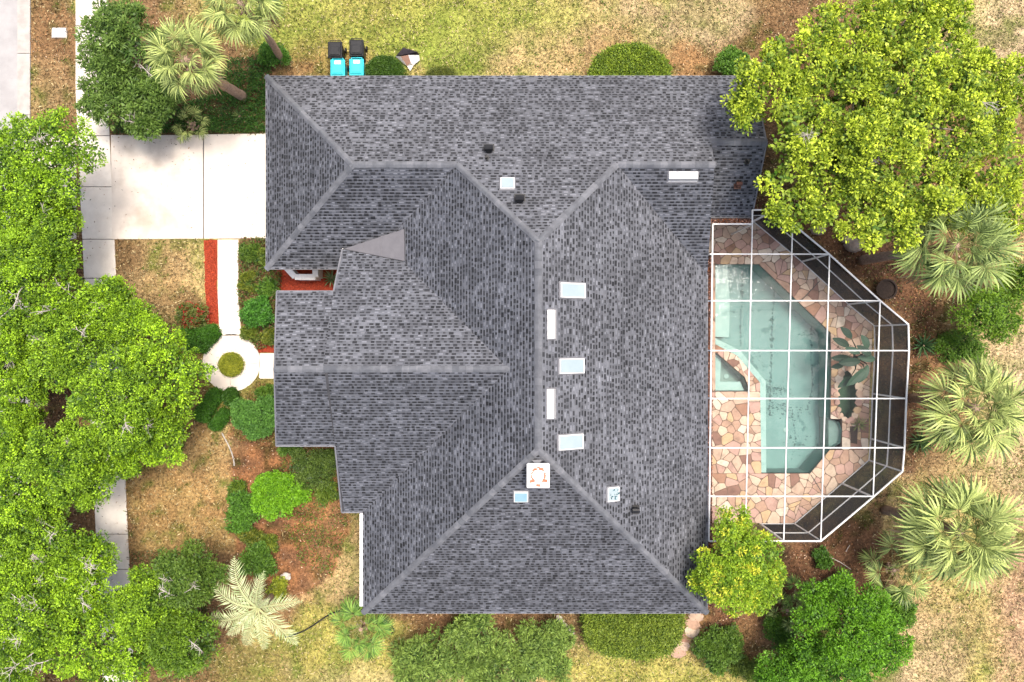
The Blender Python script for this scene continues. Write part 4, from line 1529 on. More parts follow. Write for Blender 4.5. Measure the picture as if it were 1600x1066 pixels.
nT = len(TW_)
for i in range(nT):
    beam(TW_[i], TW_[(i + 1) % nT], .06, .06, 'edge_beam', z=-.035 + .002 * (i % 3))
# purlins and rafters of the flat roof
rows = [(397, 1109, 1296), (470, 1111, 1376), (548, 1111, 1421), (623, 1110, 1417), (700, 1109, 1414), (776, 1108, 1365)]
for r, (y, a, b) in enumerate(rows):
    beam(U(a, y, ZC), U(b, y + (0 if r else 0), ZC), .05, .06, 'rafter', z=-.042)
cols = [((1114, 350), (1108, 846)), ((1176, 350), (1165, 846)), ((1239, 350), (1225, 846)), ((1297, 397), (1283, 846)), ((1376, 470), (1365, 777))]
for a, b in cols[1:]:
    beam(U(*a, ZC), U(*b, ZC), .045, .05, 'purlin', z=-.039)
# posts, rails, wall screens
walls = list(range(2, 13))
post_i = [1, 2, 3, 4, 5, 6, 8, 9, 10, 11, 12, 13]
for i in post_i:
    v = TW_[i]
    beam((v.x, v.y, 0.1), (v.x, v.y, ZC - .12), .07, .07, 'post')
for i in walls:
    a, b = TW_[i], TW_[i + 1]
    beam((a.x, a.y, 0.13), (b.x, b.y, 0.13), .05, .06, 'bottom_rail')
    beam((a.x, a.y, 1.7), (b.x, b.y, 1.7), .05, .06, 'mid_rail')
    mk('wall_screen', [(a.x, a.y, .16), (b.x, b.y, .16), (b.x, b.y, ZC - .13), (a.x, a.y, ZC - .13)], [(0, 1, 2, 3)], M['screen_wall'], cage)
# roof screens, one per bay
conv = px_poly([(1108, 350), (1213, 328), (1296, 397), (1376, 470), (1420, 507), (1421, 548), (1411, 737), (1365, 777), (1283, 846), (1108, 846)], ZC)
hpc = halfplanes(conv)
ylines = [328, 397, 470, 548, 623, 700, 776, 846]
xl = [1111, 1171, 1233, 1291, 1371, 1422]
for y0, y1 in zip(ylines[:-1], ylines[1:]):
    for x0, x1 in zip(xl[:-1], xl[1:]):
        cell = clip_convex(px_poly([(x0, y0), (x1, y0), (x1, y1), (x0, y1)], ZC), hpc)
        if len(cell) >= 3 and abs(area2(cell)) > .05:
            if y0 == 328 and x0 < 1170:
                cell = clip_half(cell, 0, 1, U(0, 350, ZC).y)
                if len(cell) < 3:
                    continue
            sheet('roof_screen', cell, ZC - .13, M['screen'], cage)
# diagonal brace and sloped ties at the north corner
beam(U(1178, 345, 2.2), U(1205, 331, ZC - .1), .05, .05, 'brace')
for y in (397, 470, 548, 623, 700, 776):
    beam((XE + .06, U(0, y, ZC).y, 2.72), (U(1114, y, ZC).x, U(0, y, ZC).y, ZC - .1), .06, .06, 'tie')
beam((U(1112, 350, 2.75).x - .12, U(0, 360, ZC).y, 2.66), (U(1108, 846, 2.75).x - .12, U(0, 846, ZC).y, 2.66), .05, .06, 'edge_beam')
# dark drainage joints across the deck
for a, b in (((1281, 439), (1250, 472)), ((1267, 742), (1286, 772))):
    MB().bar(U(*a, ZD + .012), U(*b, ZD + .012), .035, .012).build('drain_slot', M['joint'], deck)


# ------------------------------------------------------------------ wheeled bins
def bin_(px, py, body, lid, lab, open_=False):
    z = 1.0
    c = U(px, py, z)
    t = empty('wheeled_bin', (c.x, c.y, 0), lab, 'bin', 'wheeled bins behind the garage')
    w, d_ = .62, .72
    mb = MB()
    V = []
    for zz, k in ((0.06, .78), (.98, 1.0)):
        for a, b in ((-1, -1), (1, -1), (1, 1), (-1, 1)):
            V.append((c.x + a * w / 2 * k, c.y + b * d_ / 2 * k, zz))
    mb.add(V, [(3, 2, 1, 0), (0, 1, 5, 4), (1, 2, 6, 5), (2, 3, 7, 6), (3, 0, 4, 7), (4, 5, 6, 7)])
    mb.build('body', M[body], t)
    mb = MB()
    mb.box((c.x, c.y, 1.0), (w + .06, d_ + .06, .05), bev=.02)
    mb.box((c.x, c.y, 1.055), (w - .04, d_ - .06, .06), bev=.03)
    mb.box((c.x, c.y - .08, 1.095), (w - .2, d_ - .34, .03), bev=.014)
    l = mb.build('lid', M[lid], t)
    mb = MB()
    mb.tube([(c.x - w / 2 + .06, c.y + d_ / 2 + .1, .97), (c.x + w / 2 - .06, c.y + d_ / 2 + .1, .97)], .018, 6)
    for s in (-1, 1):
        mb.tube([(c.x + s * (w / 2 - .06), c.y + d_ / 2 + .1, .97), (c.x + s * (w / 2 - .06), c.y + d_ / 2 - .03, .95)], .018, 6)
    mb.build('handle', M[body], t)
    for s in (-1, 1):
        MB().tube([(c.x + s * .26, c.y + .34, .12), (c.x + s * .33, c.y + .34, .12)], .12, 12).build('wheel', M['blackp'], t)
    return l, c


bin_(523.5, 78, 'blackp', 'blackp', 'black wheeled bin in the back row, left')
bin_(557, 75, 'blackp', 'blackp', 'black wheeled bin in the back row, right')
for x, y, lab in ((527.5, 106, 'teal wheeled bin in the front row, left'), (557, 105, 'teal wheeled bin in the front row, right')):
    t, c = bin_(x, y, 'tealp', 'tealp', lab)
    MB().box((c.x + .02, c.y + .22, 1.09), (.3, .16, .012)).build('sticker', M['label'], t)

# folded white and black tarp
tp = empty('folded_tarp', U(636, 95, 0), 'crumpled white and black tarp with brown card by the round hedge', 'tarp')
def facet(name, pts, m):
    mk(name, [U(a, b, z) for a, b, z in pts], [tuple(range(len(pts)))] if len(pts) < 5 else [(0, i, i + 1) for i in range(1, len(pts) - 1)], M[m], tp)
facet('black_panel', [(618, 88, .15), (630, 74, .42), (652, 81, .5), (655, 86, .3), (638, 86, .55)], 'tarp_b')
facet('black_panel', [(618, 88, .02), (630, 74, .02), (630, 74, .42), (618, 88, .15)], 'tarp_b')
facet('card_panel', [(626, 88, .35), (638, 86, .55), (642, 98, .3), (636, 103, .1)], 'card')
facet('white_panel', [(638, 86, .56), (655, 86, .31), (656, 94, .1), (646, 102, .12), (642, 98, .31)], 'tarp_w')
facet('white_panel', [(618, 88, .16), (626, 88, .36), (636, 103, .11), (630, 100, .02)], 'tarp_w')
facet('white_panel', [(636, 103, .11), (642, 98, .3), (646, 102, .12), (641, 111, .03)], 'tarp_w')

# utility lid in the verge
ul = empty('utility_box', U(92, 51, 0), 'white rectangular utility lid in the brown verge by the road', 'utility box')
p_ = U(92, 51, .03)
MB().box((p_.x, p_.y, .01), (.66, .42, .08), bev=.015).build('lid', M['metal_lid'], ul)
MB().box((p_.x, p_.y, -.01), (.74, .5, .06)).build('frame', M['kerb'], ul)

# black irrigation hose by the south-west corner
pts = [(555, 960), (545, 957), (530, 955), (515, 960), (500, 970), (490, 977), (475, 986), (455, 994), (445, 996)]
hs = MB().tube([U(a, b, .04) for a, b in pts], .035, 6).build('garden_hose', M['hose'], None, True)
tag(hs, 'black hose curving from the house corner towards the pale palm', 'hose')
hs = MB().tube([U(a, b, .03) for a, b in [(590, 962), (600, 968), (612, 978), (616, 985), (611, 992)]], .025, 6).build('garden_hose', M['hose'], None, True)
tag(hs, 'short black hose end in the brown bed south of the house', 'hose')


# boulders, rubble
def rock_mesh(name, c, r, sz, seed, m):
    rr = random.Random(seed)
    import bmesh
    bm = bmesh.new()
    bmesh.ops.create_icosphere(bm, subdivisions=2, radius=1)
    planes = [(Vector((rr.gauss(0, 1), rr.gauss(0, 1), rr.gauss(0, 1))).normalized(), rr.uniform(.55, .9)) for _ in range(9)]
    for v in bm.verts:
        for n_, d_ in planes:
            k = v.co.dot(n_)
            if k > d_:
                v.co -= n_ * (k - d_)
        v.co = Vector((v.co.x * r * sz[0], v.co.y * r * sz[1], v.co.z * r * sz[2])) + Vector(c)
    me = bpy.data.meshes.new(name)
    bm.to_mesh(me)
    bm.free()
    me.materials.append(m)
    return me


for px, py, r, lab in ((1336, 382, .55, 'beige boulder at the lower edge of the big tree'), (1279, 362, .42, 'small beige boulder beside the screen wall under the big tree'), (1322, 374, .3, 'small grey stone touching the beige boulder')):
    c = U(px, py, r * .4)
    tag(link('boulder', rock_mesh('boulder', c, r, (1, .75, .7), int(px), M['rock'])), lab, 'boulder')
c = U(439, 903, .15)
for q, (dx, dy, r) in enumerate(((8, -4, .24), (3, 0, .22), (-4, 7, .17), (-6, 14, .2), (10, 0, .18))):
    cc_ = U(439 + dx, 903 + dy, .12)
    tag(link('rock', rock_mesh('rock', cc_, r, (1, .8, .8), 50 + q, M['rockpale'])), ('pale rock at the top right of the small heap above the pale palm', 'pale rock in the middle of the small heap above the pale palm', 'smallest pale rock of the small heap above the pale palm', 'pale rock at the lower end of the small heap above the pale palm', 'pale rock at the right end of the small heap above the pale palm')[q], 'rock', 'pale rocks in the heap above the palm')
for q in range(6):
    cc_ = U(1090 - q * 6 + R.uniform(-3, 3), 965 + q * 11, .03)
    tag(link('stepping_stone', rock_mesh('stepping_stone', cc_, .42, (1, .8, .14), 80 + q, STONES[q % 4])), 'flat flagstone of the short path by the south-east corner, ' + ('nearest the roof', 'second from the roof', 'third from the roof', 'fourth from the roof', 'fifth from the roof', 'farthest from the roof')[q], 'stepping stone', 'stepping stones by the south-east corner')
for q in range(5):
    cc_ = U(872 + q * 5 + R.uniform(-2, 2), 966 + q * 6, .05)
    tag(link('rubble_stone', rock_mesh('rubble_stone', cc_, .2, (1, .8, .5), 90 + q, M['rockpale'])), 'small pale stone between the southern hedges, ' + ('nearest the roof', 'second from the roof', 'third from the roof', 'fourth from the roof', 'farthest from the roof')[q], 'stone', 'stones between the southern hedges')
# round pot in the mulch
pt = empty('round_pot', U(1386, 452, 0), 'round mossy concrete pot in the mulch right of the screen', 'pot')
p_ = U(1386, 452, .35)
mb = MB()
mb.tube([(p_.x, p_.y, .0), (p_.x, p_.y, .2), (p_.x, p_.y, .38)], [.34, .44, .5], 18, False)
mb.build('pot', M['kerb'], pt)
V = []
F = []
for i in range(18):
    a = i / 18 * 2 * math.pi
    for r, z in ((.5, .38), (.42, .38), (.40, .30)):
        V.append((p_.x + math.cos(a) * r, p_.y + math.sin(a) * r, z))
for i in range(18):
    j = (i + 1) % 18
    F += [(i * 3, j * 3, j * 3 + 1, i * 3 + 1), (i * 3 + 1, j * 3 + 1, j * 3 + 2, i * 3 + 2)]
F.append(tuple(i * 3 + 2 for i in range(18)))
mk('mossy_soil', V, F, M['soil'], pt)

# ------------------------------------------------------------------ vegetation
UP = np.array((0.0, 0.0, 1.0))


def norm_rows(a):
    return a / (np.linalg.norm(a, axis=1, keepdims=True) + 1e-9)


def satellites(lobes, g, k=3, f=.55):
    """smaller lobes budding from the big ones, for a ragged outline"""
    out = [tuple(l) for l in lobes]
    for x, y, z, r in lobes:
        for _ in range(k):
            a = g.uniform(0, 6.283)
            e = g.uniform(-.1, .9)
            q = r * g.uniform(.75, 1.05)
            out.append((x + math.cos(a) * math.cos(e) * q, y + math.sin(a) * math.cos(e) * q, z + math.sin(e) * q * .8, r * f * g.uniform(.7, 1.25)))
    return np.array(out)


def make_lobes(C, Rx, Ry, Rz, nl, g, lr=0.42, sat=3):
    """overlapping lobes that fill a lumpy crown"""
    out = []
    for i in range(nl):
        q = math.sqrt((i + 0.6) / nl)
        a = i * 2.39996 + g.uniform(-.5, .5)
        r = lr * g.uniform(0.55, 1.15)
        q *= g.uniform(.82, 1.06)
        x = C[0] + math.cos(a) * q * Rx * (1 - r * .75)
        y = C[1] + math.sin(a) * q * Ry * (1 - r * .75)
        z = C[2] + Rz * (math.sqrt(max(0, 1 - min(1, q * q) * .9)) - 0.45) * .8 + g.uniform(-.28, .2) * Rz
        out.append((x, y, z, r * (Rx + Ry) / 2))
    return satellites(np.array(out), g, sat)


def crown_mesh(name, lobes, ncl, per, L, W, lo, hi, seed, pr=.26, zsq=.85, zlo=-.25, m='leaf', gam=1.0, new=None, zmin=0.05, hol=.86, gap=.12, inner=.18):
    """leaf tufts of radius pr sit on the lobes; leaves stand out from every tuft; shade leaves fill the inside"""
    g = np.random.default_rng(seed)
    w = lobes[:, 3] ** 2
    w /= w.sum()
    k = int(ncl * 2.6)
    li = g.choice(len(lobes), k, p=w)
    d = rnd_dirs(k, zlo, 1, g)
    rad = lobes[li, 3] * g.uniform(.82, 1.06, k)
    pt = lobes[li, :3] + d * rad[:, None] * np.array((1, 1, zsq))
    inn = np.zeros(k, bool)
    for j, (x, y, z, r) in enumerate(lobes):
        dd = (pt - np.array((x, y, z))) / np.array((1, 1, zsq))
        inn |= ((dd ** 2).sum(1) < (r * hol) ** 2) & (li != j)
    ok = ~inn & (pt[:, 2] > zmin)
    ok &= (vnoise(pt[:, 0] + pt[:, 2] * .6, pt[:, 1], 0.75, seed % 13) > gap) & (vnoise(pt[:, 0] - pt[:, 2] * .4, pt[:, 1] + pt[:, 2] * .4, 0.33, seed % 11 + 2) > gap * 1.3)
    pt, d = pt[ok][:ncl], d[ok][:ncl]
    k = len(pt)
    n = k * per
    ci = np.repeat(np.arange(k), per)
    ps = pr * g.uniform(.65, 1.25, k)
    od = norm_rows(rnd_dirs(n, -.45, 1, g) + d[ci] * .25)
    base = pt[ci] + od * (ps[ci] * g.uniform(.35, .95, n))[:, None] * np.array((1, 1, .8))
    dr = norm_rows(od + rnd_dirs(n, -.6, .6, g) * .7)
    side = np.cross(dr, UP + g.normal(0, .6, (n, 3)))
    LL = L * g.uniform(.65, 1.2, n)
    lo, hi = np.array(lo), np.array(hi)
    t = np.clip(.55 * g.random(k)[ci] + .45 * g.random(n), 0, 1) ** gam
    cb = lo + (hi - lo) * t[:, None]
    if new is not None:
        f = (g.random(k) < new[1])[ci][:, None]
        cb = np.where(f, np.array(new[0]) * (.6 + .6 * g.random((n, 1))), cb)
    V, F = leaf_geo(base, dr, LL, W / L * LL * g.uniform(.8, 1.2, n), .12, .1, g, side)
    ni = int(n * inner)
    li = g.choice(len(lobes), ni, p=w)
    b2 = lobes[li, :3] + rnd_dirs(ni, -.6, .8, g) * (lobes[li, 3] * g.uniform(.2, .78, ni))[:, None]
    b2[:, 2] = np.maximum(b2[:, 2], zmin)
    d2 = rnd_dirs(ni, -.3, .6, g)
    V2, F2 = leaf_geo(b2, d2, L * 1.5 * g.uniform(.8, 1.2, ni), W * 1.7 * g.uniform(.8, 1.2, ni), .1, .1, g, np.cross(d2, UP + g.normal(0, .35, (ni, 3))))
    c2 = lo + (hi - lo) * .35 * g.random((ni, 1))  # only the dark end of the palette, standing for shade inside the crown
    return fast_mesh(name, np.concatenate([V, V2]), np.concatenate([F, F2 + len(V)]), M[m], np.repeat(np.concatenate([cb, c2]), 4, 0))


def limbs(parent, base, top, lobes, r0, g, m='bark', nb=7, wob=.2):
    b, t = Vector(base), Vector(top)
    mid = b.lerp(t, .5) + Vector((g.uniform(-wob, wob), g.uniform(-wob, wob), 0))
    tk = MB().tube([b, b.lerp(mid, .5) + Vector((.03, 0, 0)), mid, t], [r0 * 1.25, r0, r0 * .85, r0 * .6], 9).build('trunk', M[m], parent, True)
    od = sorted(range(len(lobes)), key=lambda i: -lobes[i][3])[:nb]
    for i in od:
        e = Vector(lobes[i][:3]) + Vector((0, 0, lobes[i][3] * .35))
        s = b.lerp(t, g.uniform(.7, .98))
        q1 = s.lerp(e, .4) + Vector((g.uniform(-.2, .2), g.uniform(-.2, .2), g.uniform(0, .3)))
        q2 = s.lerp(e, .75) + Vector((g.uniform(-.2, .2), g.uniform(-.2, .2), g.uniform(0, .2)))
        MB().tube([s, q1, q2, e], [r0 * .45, r0 * .3, r0 * .18, r0 * .07], 6).build('branch', M[m], tk, True)


def twigs(parent, lobes, g, num, m='bark_pale', size=1.0):
    """bare pale twigs that poke out of the crown"""
    for _ in range(num):
        i = g.integers(len(lobes))
        x, y, z, r = lobes[i]
        a = g.uniform(0, 6.28)
        p = Vector((x + math.cos(a) * r * .6, y + math.sin(a) * r * .6, z + r * g.uniform(.45, .72)))
        mb = MB()
        d = Vector((math.cos(a + g.uniform(-1, 1)), math.sin(a + g.uniform(-1, 1)), g.uniform(.1, .5))).normalized()
        q = p + d * g.uniform(.35, .7) * size
        mb.tube([p - d * .5 - Vector((0, 0, .3)), p, q], [.03, .022, .012], 5)
        for _k in range(g.integers(4, 9)):
            s = p.lerp(q, g.uniform(.1, 1))
            e = s + (d + Vector((g.normal() * .8, g.normal() * .8, g.uniform(-.1, .4)))).normalized() * g.uniform(.2, .55) * size
            md = s.lerp(e, .5) + Vector((g.normal() * .04, g.normal() * .04, .03))
            mb.tube([s, md, e], [.014, .010, .005], 4, False)
            for _j in range(2):
                e2 = md + Vector((g.normal() * .16, g.normal() * .16, g.uniform(0, .12))) * size
                mb.tube([md, e2], [.008, .004], 4, False)
        mb.build('bare_twig', M[m], parent)


def tree(name, label, px, py, rx, ry, ztop, Rz, nl, ncl, per, L, W, lo, hi, seed, trunk_r=.16, group=None, cat='tree', bare=0, own=None, **kw):
    g = np.random.default_rng(seed)
    zc_ = ztop - Rz
    k = (H - zc_ - Rz * .3) / FPX
    C = U(px, py, zc_ + Rz * .3)
    C.z = zc_
    lobes = own if own is not None else make_lobes(C, rx * k, ry * k, Rz, nl, g, kw.pop('lr', .42))
    bo = 1 + .75 * zc_ / H
    t = empty(name, (C.x * bo, C.y * bo, 0), label, cat, group)
    bo = 1 + .75 * zc_ / H
    limbs(t, (C.x * bo + g.uniform(-.3, .3), C.y * bo + g.uniform(-.3, .3), -.05), (C.x, C.y, zc_ - Rz * .1), lobes, trunk_r, g, kw.pop('bark', 'bark'), kw.pop('nb', 7))
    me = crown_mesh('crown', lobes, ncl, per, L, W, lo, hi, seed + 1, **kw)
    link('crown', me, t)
    if bare:
        twigs(t, lobes, g, bare)
    return t


# --- the big yellow-green tree at the upper right
YGLO, YGHI = (.035, .10, .006), (.68, .80, .06)
BIG = [(1200, 130, 44), (1172, 160, 28), (1176, 106, 18), (1255, 100, 60), (1330, 60, 68), (1410, 35, 72), (1470, 105, 66), (1545, 130, 54), (1562, 205, 50), (1548, 285, 48), (1485, 205, 70), (1400, 140, 78),
       (1330, 165, 72), (1262, 190, 60), (1220, 274, 24), (1244, 228, 38), (1230, 318, 32), (1298, 255, 60), (1370, 250, 68), (1440, 285, 60), (1400, 345, 50), (1345, 330, 50), (1278, 322, 40), (1505, 318, 36), (1575, 335, 34), (1164, 188, 14), (1480, 30, 40)]
gbig = np.random.default_rng(77)
bl_ = []
for px, py, r in BIG:
    dd = min(1, math.hypot(px - 1375, py - 185) / 270)
    z = 4.4 + 2.6 * math.sqrt(1 - dd * dd) + gbig.uniform(-.3, .3)
    v = U(px, py, z)
    rm = r * (H - z) / FPX
    bl_.append((v.x, v.y, z - rm * .2, rm * .86))
big_lobes = satellites(np.array(bl_), gbig, 5, .48)
tree('broadleaf_tree', 'huge yellow-green broadleaf tree overhanging the upper right corner of the roof', 1366, 188, 240, 205, 8.0, 2.6, 52, 1750, 42, .14, .078, YGLO, YGHI, 400, .32, own=big_lobes, pr=.26, gam=1.35, bare=5, gap=.26, inner=.2, hol=.8)
# --- crowns along the street
OLO, OHI = (.014, .055, .005), (.45, .72, .03)
LEFT = [
    (70, 262, 80, 84, 5.6, 'bright green street tree over the driveway apron, topmost of the left row'),
    (18, 335, 75, 80, 5.2, 'bright green tree at the left edge beside the apron'),
    (62, 378, 54, 62, 5.6, 'bright green tree beside the sidewalk below the driveway apron'),
    (38, 455, 80, 72, 5.4, 'bright green tree at the left edge with bare grey twigs'),
    (172, 492, 62, 46, 4.8, 'small bright green tree over the sidewalk left of the front lawn'),
    (105, 540, 66, 62, 5.2, 'bright green tree above the dark gap in the left row'),
    (252, 588, 70, 60, 5.0, 'bright green tree touching the round concrete walk'),
    (168, 635, 78, 66, 5.8, 'tall bright green tree in the middle of the left row'),
    (25, 612, 46, 42, 4.6, 'thin green tree with pale twigs at the left edge, above the dark gap'),
    (8, 545, 52, 50, 4.6, 'small bright tree cut by the left edge beside the pale twigs'),
    (10, 690, 48, 46, 4.8, 'small bright tree cut by the left edge below the dark gap'),
    (6, 900, 44, 60, 5.0, 'bright tree cut by the left edge above the lower left corner'),
    (236, 676, 56, 48, 4.4, 'low bright green tree left of the dark clipped hedges'),
    (118, 722, 72, 62, 5.6, 'bright green tree just above the exposed piece of sidewalk'),
    (28, 750, 72, 66, 5.4, 'bright green tree at the left edge level with the exposed sidewalk'),
    (186, 712, 40, 36, 4.6, 'small bright tree over the upper end of the exposed sidewalk'),
    (66, 850, 78, 66, 5.2, 'spreading green tree at the lower left with grey twigs'),
    (124, 905, 50, 58, 4.8, 'green tree left of the lower end of the sidewalk'),
    (222, 950, 62, 60, 4.6, 'green tree over the lower end of the sidewalk'),
    (48, 960, 78, 70, 5.4, 'pale green tree at the lower left edge'),
    (150, 1020, 82, 66, 5.2, 'bright green tree at the bottom edge left of the dark trees'),
    (18, 1050, 66, 60, 5.0, 'bright green tree in the lower left corner'),
]
for i, (px, py, rx, ry, zt, lab) in enumerate(LEFT):
    f = 1 + .12 * math.sin(i * 2.3)
    mix = 1.0
    tree('street_tree', lab, px, py, rx + 5, ry + 5, zt, 1.5, 12, 420, 34, .10, .058, tuple(v * mix for v in OLO), (OHI[0] * f, OHI[1] * f, OHI[2]), 500 + i * 7, .14, 'broadleaf trees along the street', lr=.40, pr=.22, gam=1.45, bare=(6 if i in (3, 5, 8, 9, 16, 17, 19) else 1), gap=(.13 if i < 3 else .19), inner=.3)
DGLO, DGHI = (.025, .065, .008), (.13, .23, .022)
tree('dark_tree', 'darker green tree beside the pale palm at the lower left', 285, 908, 54, 58, 4.4, 1.4, 14, 260, 40, .12, .055, DGLO, (.15, .24, .03), 701, .13, lr=.34, bare=2, gap=.2)
tree('dark_tree', 'darker green tree at the bottom edge left of the pale palm', 275, 1012, 62, 58, 4.8, 1.5, 15, 300, 40, .12, .06, DGLO, (.19, .32, .02), 703, .13, lr=.34, bare=1, gap=.15)
# --- glossy tree beside the driveway
tree('glossy_tree', 'dark glossy leaved tree above the driveway beside the road verge', 180, 62, 74, 64, 4.2, 1.5, 17, 420, 26, .20, .055, DGLO, (.20, .31, .06), 711, .14, lr=.32, pr=.2, gap=.15)
tree('glossy_tree', 'dark glossy leaved tree touching the top edge of the driveway', 195, 150, 92, 54, 3.6, 1.3, 17, 480, 26, .19, .055, DGLO, (.19, .30, .055), 713, .13, lr=.32, pr=.2, bare=2, gap=.15)
# --- lower right
tree('green_tree', 'fresh green tree at the bottom right beside the leaf litter', 1332, 995, 96, 82, 4.8, 1.6, 24, 620, 38, .12, .055, (.014, .06, .006), (.19, .42, .018), 721, .15, lr=.3, pr=.24)
tree('green_tree', 'low fresh green tree at the bottom edge below the leaf litter', 1250, 1040, 76, 44, 3.4, 1.2, 14, 330, 38, .12, .055, (.014, .055, .006), (.16, .37, .018), 723, .12, lr=.34, pr=.24)
tree('yellow_shrub_tree', 'yellow and green variegated small tree at the south-east roof corner', 1156, 888, 76, 82, 5.3, 1.2, 22, 560, 36, .12, .055, (.05, .13, .008), (.36, .52, .03), 727, .1, lr=.3, pr=.22, new=((.58, .60, .05), .17))
tree('green_tree', 'green tree between two palms at the right edge', 1545, 490, 58, 46, 3.2, 1.1, 14, 230, 34, .11, .055, (.03, .09, .008), (.20, .34, .02), 729, .1, lr=.34, gap=.25)
tree('green_tree', 'small green tree at the right edge below the upper palm', 1588, 440, 38, 38, 2.8, 1.0, 9, 110, 34, .11, .055, (.03, .09, .008), (.22, .34, .02), 731, .1, gap=.2)


# --- loose shrubs (built like small crowns that sit on the ground)
def shrub(name, label, px, py, rx, ry, hgt, nl, ncl, per, L, W, lo, hi, seed, cat='shrub', group=None, **kw):
    g = np.random.default_rng(seed)
    C = U(px, py, hgt * .5)
    k = (H - hgt * .5) / FPX
    Cc_ = (C.x, C.y, hgt * .42)
    lobes = make_lobes(Cc_, rx * k, ry * k, hgt * .62, nl, g, kw.pop('lr', .42), 2)
    t = empty(name, (C.x, C.y, 0), label, cat, group)
    for q in range(4):
        a = q * 1.57 + g.uniform(-.4, .4)
        e = Vector((C.x + math.cos(a) * rx * k * .45, C.y + math.sin(a) * ry * k * .45, hgt * .7))
        MB().tube([(C.x, C.y, -.03), Vector((C.x, C.y, 0)).lerp(e, .55) + Vector((0, 0, .1)), e], [.05, .03, .012], 5).build('stem', M['bark'], t, True)
    kw.pop('spread', 0)
    kw.pop('outw', 0)
    lo = tuple(v * 1.25 for v in lo)
    hi = tuple(v * 1.45 for v in hi)
    kw.setdefault('pr', .17)
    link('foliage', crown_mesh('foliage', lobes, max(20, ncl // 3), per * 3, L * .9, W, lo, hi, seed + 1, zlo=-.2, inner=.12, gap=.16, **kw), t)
    return t


shrub('bright_shrub', 'rounded lime green shrub in the orange mulch front bed', 432, 776, 40, 37, 1.5, 14, 1300, 11, .12, .045, (.04, .12, .006), (.16, .33, .014), 801, spread=.09, outw=.9)
shrub('round_shrub', 'large round dark green shrub beside the front gable wall', 396, 652, 34, 32, 1.5, 12, 1300, 11, .10, .045, (.022, .07, .014), (.10, .22, .035), 803, spread=.08)
shrub('bed_shrub', 'dark green shrub in the bed left of the front gable', 404, 490, 22, 22, 1.2, 8, 420, 10, .12, .05, (.015, .06, .01), (.07, .20, .02), 805, spread=.1)
shrub('croton_shrub', 'red and dark green shrub at the lower end of the red mulch strip', 302, 492, 32, 17, .8, 8, 420, 9, .12, .05, (.03, .05, .01), (.12, .14, .03), 807, new=((.30, .03, .02), .25), spread=.1)
shrub('low_shrub', 'dark low shrub left of the lime green shrub', 378, 800, 20, 36, .8, 9, 420, 9, .14, .055, (.02, .06, .008), (.09, .20, .02), 809, spread=.1)
shrub('low_shrub', 'dark low shrub below the lime green shrub', 405, 875, 28, 26, .8, 8, 420, 9, .15, .055, (.02, .055, .008), (.09, .17, .02), 811, spread=.1)
shrub('low_shrub', 'dark shrub against the step in the front wall, below the gable', 485, 735, 44, 34, .9, 9, 700, 9, .11, .045, (.018, .04, .008), (.10, .15, .025), 813, spread=.12)
shrub('low_shrub', 'small yellow and green plant in the heap of pale rocks', 432, 920, 18, 16, .5, 5, 120, 8, .14, .06, (.06, .10, .01), (.32, .34, .03), 815, spread=.1)
for i, (px, py, rx, ry, h_, lab) in enumerate((
        (392, 395, 16, 18, .7, 'dark bushy plant at the top end of the bed beside the garden walk'),
        (416, 405, 14, 20, .6, 'dark bushy plant against the garage corner in the walk bed'),
        (388, 440, 13, 18, .5, 'low dark plant halfway down the bed beside the garden walk'),
        (418, 450, 14, 18, .6, 'dark plant in the walk bed next to the red court'),
        (392, 520, 14, 12, .5, 'low olive plant at the lower tip of the walk bed'),
        (420, 525, 12, 12, .5, 'low dark plant in the walk bed beside the gable wall'),
        (418, 612, 18, 12, .5, 'low olive plant beside the short walk to the porch'),
        (372, 760, 12, 16, .5, 'small dark plant at the upper left of the lime green shrub'),
        (392, 838, 18, 15, .5, 'small dark plant halfway between the lime shrub and the pale palm'),
        (455, 700, 22, 12, .6, 'dark low plant under the lower eave of the front gable'),
        (512, 765, 16, 26, .6, 'dark low plant along the stepped front wall'),
        (420, 848, 16, 18, .5, 'small dark plant right of the low plants below the lime shrub'),
        (508, 720, 18, 18, .7, 'dark plant in the wall corner below the front gable'))):
    shrub('bed_plant', lab, px, py, rx, ry, h_, 6, 230, 8, .12, .05, (.014, .045, .006), (.10 + .03 * (i % 3), .16 + .01 * (i % 4), .02), 861 + i * 2, group='low plants in the front beds', lr=.36, pr=.13)
shrub('low_shrub', 'dark ragged shrub left of the fresh green tree at the bottom', 1222, 985, 34, 26, .9, 8, 420, 9, .13, .05, (.012, .045, .006), (.10, .20, .02), 891, lr=.36)
shrub('low_shrub', 'dark ragged shrub above the fresh green tree at the bottom right', 1312, 915, 34, 20, .9, 8, 420, 9, .13, .05, (.012, .045, .006), (.11, .20, .02), 893, lr=.36)
shrub('low_shrub', 'dark ragged shrub in the bottom right between the green tree and the palm', 1405, 950, 26, 30, 1.0, 8, 380, 9, .13, .05, (.012, .045, .006), (.12, .23, .02), 895, lr=.36)
shrub('low_shrub', 'olive shrub at the bottom edge right of the stepping stones', 1165, 1045, 34, 22, .7, 7, 380, 9, .12, .05, (.016, .045, .006), (.15, .20, .03), 897, lr=.36)
OLL, OLH = (.016, .05, .006), (.22, .31, .06)
